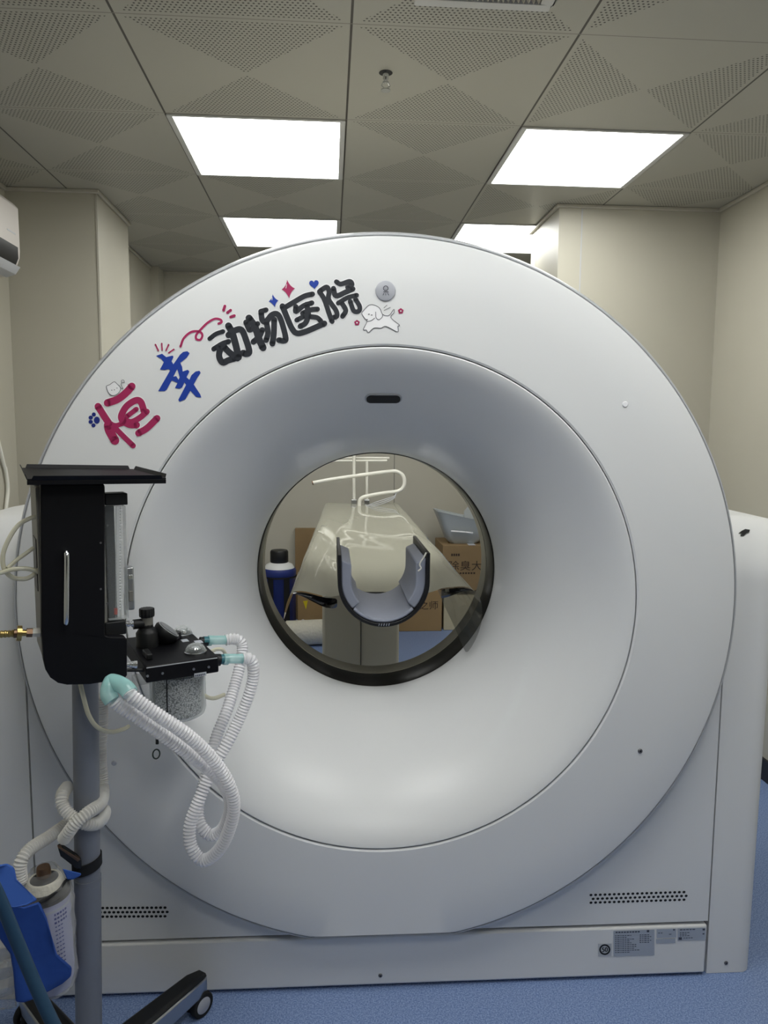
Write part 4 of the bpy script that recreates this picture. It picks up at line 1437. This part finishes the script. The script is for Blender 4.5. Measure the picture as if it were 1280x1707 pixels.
# the breathing circuit: teal connectors and two corrugated limbs
bc = thing('breathing_circuit', A.loc, 'pair of white corrugated breathing hoses with teal ends looping below the black absorber', 'hose', A.rz)
RH = .0122
ya, yb2 = .06, -.085
def conn(u0, u1, v, y, r_, n_, m):
    a, c_ = p(u0, v, y), p(u1, v, y)
    return MB().tube([a, c_], r_, 20).build(n_, m, bc)
conn(339, 348, 1068.5, ya, .0105, 'connector', 'teal_deep')
conn(347, 352, 1068, ya, .0118, 'connector', 'teal')
conn(352, 376, 1067, ya, .0102, 'connector', 'teal')
conn(362, 373, 1099, yb2, .0105, 'connector', 'teal_deep')
conn(372, 380, 1099, yb2, .0116, 'connector', 'teal')
conn(380, 404, 1098, yb2, .0100, 'connector', 'teal')
h1 = [p(376, 1067, ya), p(388, 1065, ya), p(399, 1068, ya), p(404, 1080, ya - .005), p(401, 1105, ya - .02), p(392, 1140, ya - .04), p(378, 1185, -.01), p(362, 1225, -.03), p(352, 1262, -.05), p(340, 1305, -.05),
      p(330, 1345, -.075), p(334, 1375, -.095), p(352, 1392, -.11), p(372, 1380, -.13), p(384, 1345, -.15), p(376, 1312, -.16), p(352, 1285, -.17), p(318, 1259, -.175), p(276, 1228, -.175), p(235, 1199, -.17), p(198, 1176, -.16), p(190, 1169, -.158)]
corrugated(h1, RH).build('corrugated_hose', 'hose_clear', bc)
h2 = [p(404, 1098, yb2), p(414, 1098, yb2), p(421, 1106, yb2), p(422, 1130, yb2), p(414, 1160, yb2), p(398, 1200, yb2), p(378, 1240, -.095), p(352, 1285, -.10),
      p(333, 1330, -.11), p(317, 1375, -.115), p(319, 1412, -.125), p(338, 1434, -.14), p(362, 1420, -.165), p(380, 1388, -.185), p(390, 1345, -.2), p(380, 1305, -.205), p(352, 1263, -.205), p(312, 1225, -.205), p(262, 1191, -.2), p(222, 1162, -.19), p(214, 1153, -.184)]
corrugated(h2, RH).build('corrugated_hose', 'hose_clear', bc)
yp = MB()
yp.tube([p(186, 1134, -.115), p(186, 1138, -.135)], [.010, .0115], 16)
yp.tube(catmull([p(186, 1136, -.128), p(182, 1146, -.145), p(181, 1158, -.152), p(187, 1168, -.158)], 5), .0150, 16)
yp.tube(catmull([p(186, 1136, -.128), p(197, 1139, -.152), p(210, 1147, -.175), p(217, 1156, -.186)], 5), .0150, 16)
yp.build('y_piece', 'teal', bc)

# clear scavenging hose twisted round the pole
sc = thing('scavenging_hose', A.loc, 'milky corrugated scavenging hose wound round the grey pole', 'hose', A.rz)
RS = .0122
sp = [p(168, 1160, .045), p(170, 1200, .05), p(167, 1250, .05), p(170, 1300, .045), p(172, 1325, .02), p(165, 1342, -.02), p(146, 1355, -.045), p(126, 1372, -.05), p(114, 1388, -.045), p(106, 1399, -.03)]
corrugated(sp, RS, .0054).build('corrugated_hose', 'hose_milky', sc)
sp2 = [p(112, 1312, .03), p(104, 1325, .0), p(104, 1342, -.015), p(118, 1360, -.03), p(140, 1372, -.04), p(160, 1373, -.03), p(172, 1362, -.005), p(172, 1350, .03), p(150, 1350, .05), p(110, 1375, .04), p(80, 1396, .015), p(52, 1414, -.01), p(38, 1430, -.025), p(33, 1448, -.03), p(36, 1470, -.03)]
corrugated(sp2, RS, .0054).build('corrugated_hose', 'hose_milky', sc)

# thin vinyl tubes
def vt_(pts, r_, label):
    o_ = MB().tube(catmull(pts, 8), r_, 10).build('vinyl_tube', 'vinyl_tube')
    o_.location = A.loc; o_.rotation_euler = (0, 0, A.rz)
    return tag(o_, label, 'tube')
vt_([p(66, 860, -.05), p(50, 864, -.045), p(30, 876, -.045), p(14, 900, -.05), p(5, 925, -.05), p(7, 948, -.05), p(20, 962, -.05), p(38, 965, -.05), p(52, 961, -.05), p(66, 948, -.05)], .0042, 'clear vinyl tube curling in a loop left of the black cabinet')
vt_([p(-12, 957, -.06), p(4, 954, -.06), p(22, 949, -.06), p(45, 948, -.06), p(66, 953, -.055)], .0042, 'clear vinyl tube running level into the cabinet left side from the photo edge')
o_ = vt_([p(12, 947, -.055), p(30, 932, -.045), p(44, 922, -.04), p(56, 913, -.035)], .0036, 'short clear tube plugged into the dark port on the cabinet left side')
vt_([p(134, 1140, -.06), p(140, 1165, -.06), p(148, 1192, -.06), p(162, 1212, -.055), p(184, 1220, -.045), p(204, 1216, -.03), p(214, 1211, -.01)], .0044, 'clear drain tube hanging under the cabinet in front of the pole')
# brass gas coupling and braided supply hose
gh = thing('gas_supply_hose', A.loc, 'braided brass gas hose with nut screwed into the cabinet left side', 'hose', A.rz)
def seg(u0, u1, v, y, r_, name, m, n=20):
    MB().tube([p(u0, v, y), p(u1, v, y)], r_, n).build(name, m, gh)
yv = -.05
seg(54, 67, 1054, yv, .0088, 'inlet_adapter', 'tube_white', 6)
seg(44, 54, 1054.5, yv, .0088, 'hex_nut', 'brown_metal', 6)
seg(36, 44, 1055, yv, .006, 'ferrule', 'brass')
seg(28, 36, 1055.5, yv, .0145, 'flange', 'brass')
seg(23, 28, 1056, yv, .0082, 'ferrule', 'brown_metal')
P_ = hose_path([p(23, 1056, yv), p(5, 1057, yv), p(-15, 1058, yv), p(-40, 1062, yv)], .0016)
MB().tube(P_, [.0066 * (1 + .09 * math.sin(i * 1.6)) for i in range(len(P_))], 12).build('braided_hose', 'brass', gh)

# strap and bracket on the pole, canister in plastic, blue cloth bag
bg = thing('waste_canister', A.loc, 'lilac waste gas canister in a clear bag strapped to the pole', 'canister', A.rz)
def ringpt(r_, v, ang, c_):
    return V(c_.x + r_ * math.cos(ang), c_.y + r_ * math.sin(ang), c_.z)
sc1 = p(145, 1437, 0)
st = MB()
st.lathe([(RP * .97, -.012), (RP * 1.12, -.012), (RP * 1.12, .010), (RP * .97, .010)], 'Z', (0, 0, 0), 32)
st.v = [(sc1.x + x, sc1.y + y, sc1.z + z + x * .22) for x, y, z in st.v]
st.build('pole_strap', 'black_rubber', bg)
br = MB()
br.prism([p(97, 1415, -.035), p(104, 1413, -.035), p(136, 1434, -.03), p(136, 1448, -.03), p(128, 1449, -.03), p(101, 1428, -.035)], (0, .02, 0))
br.build('bracket', 'black_plastic', bg, bevel=.002)
b = MB().prism([p(96, 1413, -.037), p(102, 1413, -.037), p(134, 1433, -.032), p(130, 1437, -.032)], (0, .012, 0))
b.build('bracket_plate', 'brown_metal', bg, bevel=.001)
ca, cb_ = p(76, 1488, -.03), p(90, 1640, -.03)
axv = (cb_ - ca).normalized()
RC = .0445
cyl_ = MB().tube([ca, ca + axv * .004, ca.lerp(cb_, .5), cb_ - axv * .02, cb_], [RC * .97, RC, RC * .98, RC * .95, RC * .8], 32)
cyl_.build('canister_body', 'canister_lilac', bg)
MB().tube([ca - axv * .006, ca - axv * .004, ca + axv * .004, ca + axv * .006], [RC * .98, RC * 1.05, RC * 1.05, RC * .98], 32).build('rim', 'black_rubber', bg)
MB().tube([ca - axv * .036, ca - axv * .030, ca - axv * .012, ca - axv * .004], [.018, .028, .036, RC * .96], 24).build('lid', 'black_plastic', bg)
MB().tube([ca - axv * .031, ca - axv * .029, ca - axv * .015, ca - axv * .013], [.031, .033, .038, .037], 24).build('filter_band', 'foam_white', bg)
MB().tube([ca - axv * .056, ca - axv * .050, ca - axv * .034], [.012, .0135, .0135], 16).build('inlet_port', 'brown_metal', bg)
# printed lines on the canister
sd2 = axv.cross(V(0, -1, 0)).normalized()
fr_ = V(0, -1, 0); fr_ = (fr_ - axv * fr_.dot(axv)).normalized()
b = MB()
for k_ in range(16):
    for j in range(3 if k_ > 2 else 5):
        aa = -.25 - .13 * j
        c_ = ca + axv * (.026 + k_ * .0085) + (fr_ * math.cos(aa) + sd2 * math.sin(aa)) * (RC + .0003)
        tg = (fr_ * -math.sin(aa) + sd2 * math.cos(aa)).normalized()
        b.obox(c_, tg, axv, tg.cross(axv), .0021 if (k_ + j) % 3 else .0014, .0011 if k_ > 2 else .002, .0002)
b.build('fine_print', 'navy', bg, smooth=0)
MB().tube([ca + axv * .016, ca + axv * .021], RC + .0002, 32).build('label_band', 'label_pale', bg)
pbm = MB()
rng = random.Random(3)
rings = []
for i in range(9):
    f = i / 8
    c_ = ca - axv * .05 + (cb_ - ca + axv * .055) * f
    r_ = (.026, .044, .052, .050, .049, .048, .048, .047, .038)[i]
    rings.append([c_ + (fr_ * math.cos(t_ * PI / 10) + sd2 * math.sin(t_ * PI / 10)) * r_ * (1 + rng.uniform(-.06, .06)) for t_ in range(20)])
pbm.loft(rings, True, False, True)
pbm.build('plastic_bag', 'poly_bag', bg)

bb = thing('blue_cloth_bag', A.loc, 'blue cloth bag with folded flap hanging beside the canister', 'bag', A.rz)
def cloth(front, back, name, m, y0, y1):
    fr0 = [p(u, v, y0 + dy) for u, v, dy in front]
    bk0 = [p(u, v, y1 + dy) for u, v, dy in back]
    MB().loft([fr0, bk0]).build(name, m, bb, smooth=60, bevel=.004, seg=3)
body = [(-14, 1500, .0), (2, 1510, -.012), (20, 1512, -.016), (40, 1511, -.014), (66, 1503, -.005), (78, 1530, -.004), (86, 1560, -.008), (95, 1590, -.004), (120, 1612, .01), (119, 1627, .01), (104, 1640, .004), (82, 1652, -.002), (60, 1664, -.006), (40, 1671, -.008), (26, 1670, -.004), (22, 1620, -.004), (17, 1590, -.004), (-4, 1560, -.004), (-14, 1540, 0)]
cloth(body, body, 'pouch', 'bag_blue', -.115, -.085)
flap = [(-14, 1440, .01), (2, 1441, 0), (12, 1439, -.003), (24, 1446, -.004), (28, 1466, -.006), (46, 1484, -.010), (63, 1500, -.006), (45, 1509, -.018), (24, 1513, -.022), (4, 1512, -.016), (-6, 1500, -.01), (-14, 1494, 0)]
cloth(flap, flap, 'flap', 'bag_blue_light', -.112, -.09)
tri = [(104, 1448, 0), (136, 1456, -.004), (134, 1460, -.004), (122, 1466, -.003), (112, 1466, 0)]
cloth(tri, tri, 'corner_flap', 'bag_blue_light', -.055, -.05)
edge = [p(66, 1505, -.09), p(84, 1494, -.075), p(100, 1482, -.06), p(110, 1468, -.05), p(124, 1462, -.045)]
MB().tube(catmull(edge, 6), .003, 8).build('elastic_edge', 'black_rubber', bb)
# crumpled pleated plastic hanging below on the left
b = MB()
rows = []
for i in range(13):
    f = i / 12
    row = []
    for j in range(7):
        h = j / 6
        row.append(p(-16 + 40 * h + 4 * f, 1572 + 118 * f - 10 * h + 5 * math.sin(i * 2.4), -.07 + .012 * math.sin(i * 1.9 + j * .5)))
    rows.append(row)
b.loft(rows, closed=False)
pl = b.build('pleated_bag', 'poly_bag')
pl.location = A.loc; pl.rotation_euler = (0, 0, A.rz)
sm = pl.modifiers.new('thick', 'SOLIDIFY'); sm.thickness = .002
tag(pl, 'crumpled clear plastic bag hanging at the lower left corner under the blue cloth', 'plastic bag')

# out-of-focus blue-grey hose crossing the lower left corner
YH = 1.22
hz = [W(-30, 1440, YH), W(0, 1500, YH), W(35, 1585, YH), W(72, 1672, YH - .01), W(105, 1740, YH - .02)]
last = hz[-1]
hz += [V(last.x + .05, last.y - .01, max(.3, last.z - .25)), V(last.x + .09, last.y - .03, .12), V(last.x + .02, last.y - .12, .013), V(last.x - .3, last.y - .2, .013)]
hz = [V(hz[0].x - .10, hz[0].y, hz[0].z + .18), V(hz[0].x - .04, hz[0].y, hz[0].z + .08)] + hz
tag(MB().tube(catmull(hz, 8), .0108, 14).build('rubber_hose', 'hose_blue'), 'dark blue-grey rubber hose slanting across the lower left corner', 'hose')

# ================================================================== CAMERA, WORLD, LOOK
w = bpy.data.worlds.new('world')
w.use_nodes = True
w.node_tree.nodes['Background'].inputs[0].default_value = (.9, .95, 1, 1)
w.node_tree.nodes['Background'].inputs[1].default_value = .05
bpy.context.scene.world = w
cd = bpy.data.cameras.new('camera')
cd.sensor_fit = 'VERTICAL'
cd.sensor_height = 36
cd.lens = F / 1707 * 36
cd.clip_start = .02
cam = bpy.data.objects.new('camera', cd)
C.objects.link(cam)
fw = ray(640, 853.5).normalized()
rt = (ray(641, 853.5) - ray(640, 853.5)).normalized()
upv = (ray(640, 852.5) - ray(640, 853.5)).normalized()
cam.matrix_world = Matrix(((rt.x, upv.x, -fw.x, EYE.x), (rt.y, upv.y, -fw.y, EYE.y), (rt.z, upv.z, -fw.z, EYE.z), (0, 0, 0, 1)))
sc_n = bpy.context.scene
sc_n.camera = cam
sc_n.view_settings.view_transform = 'Standard'
sc_n.view_settings.look = 'None'
sc_n.view_settings.gamma = 1
sc_n.view_settings.exposure = 0
sc_n.view_settings.use_curve_mapping = False
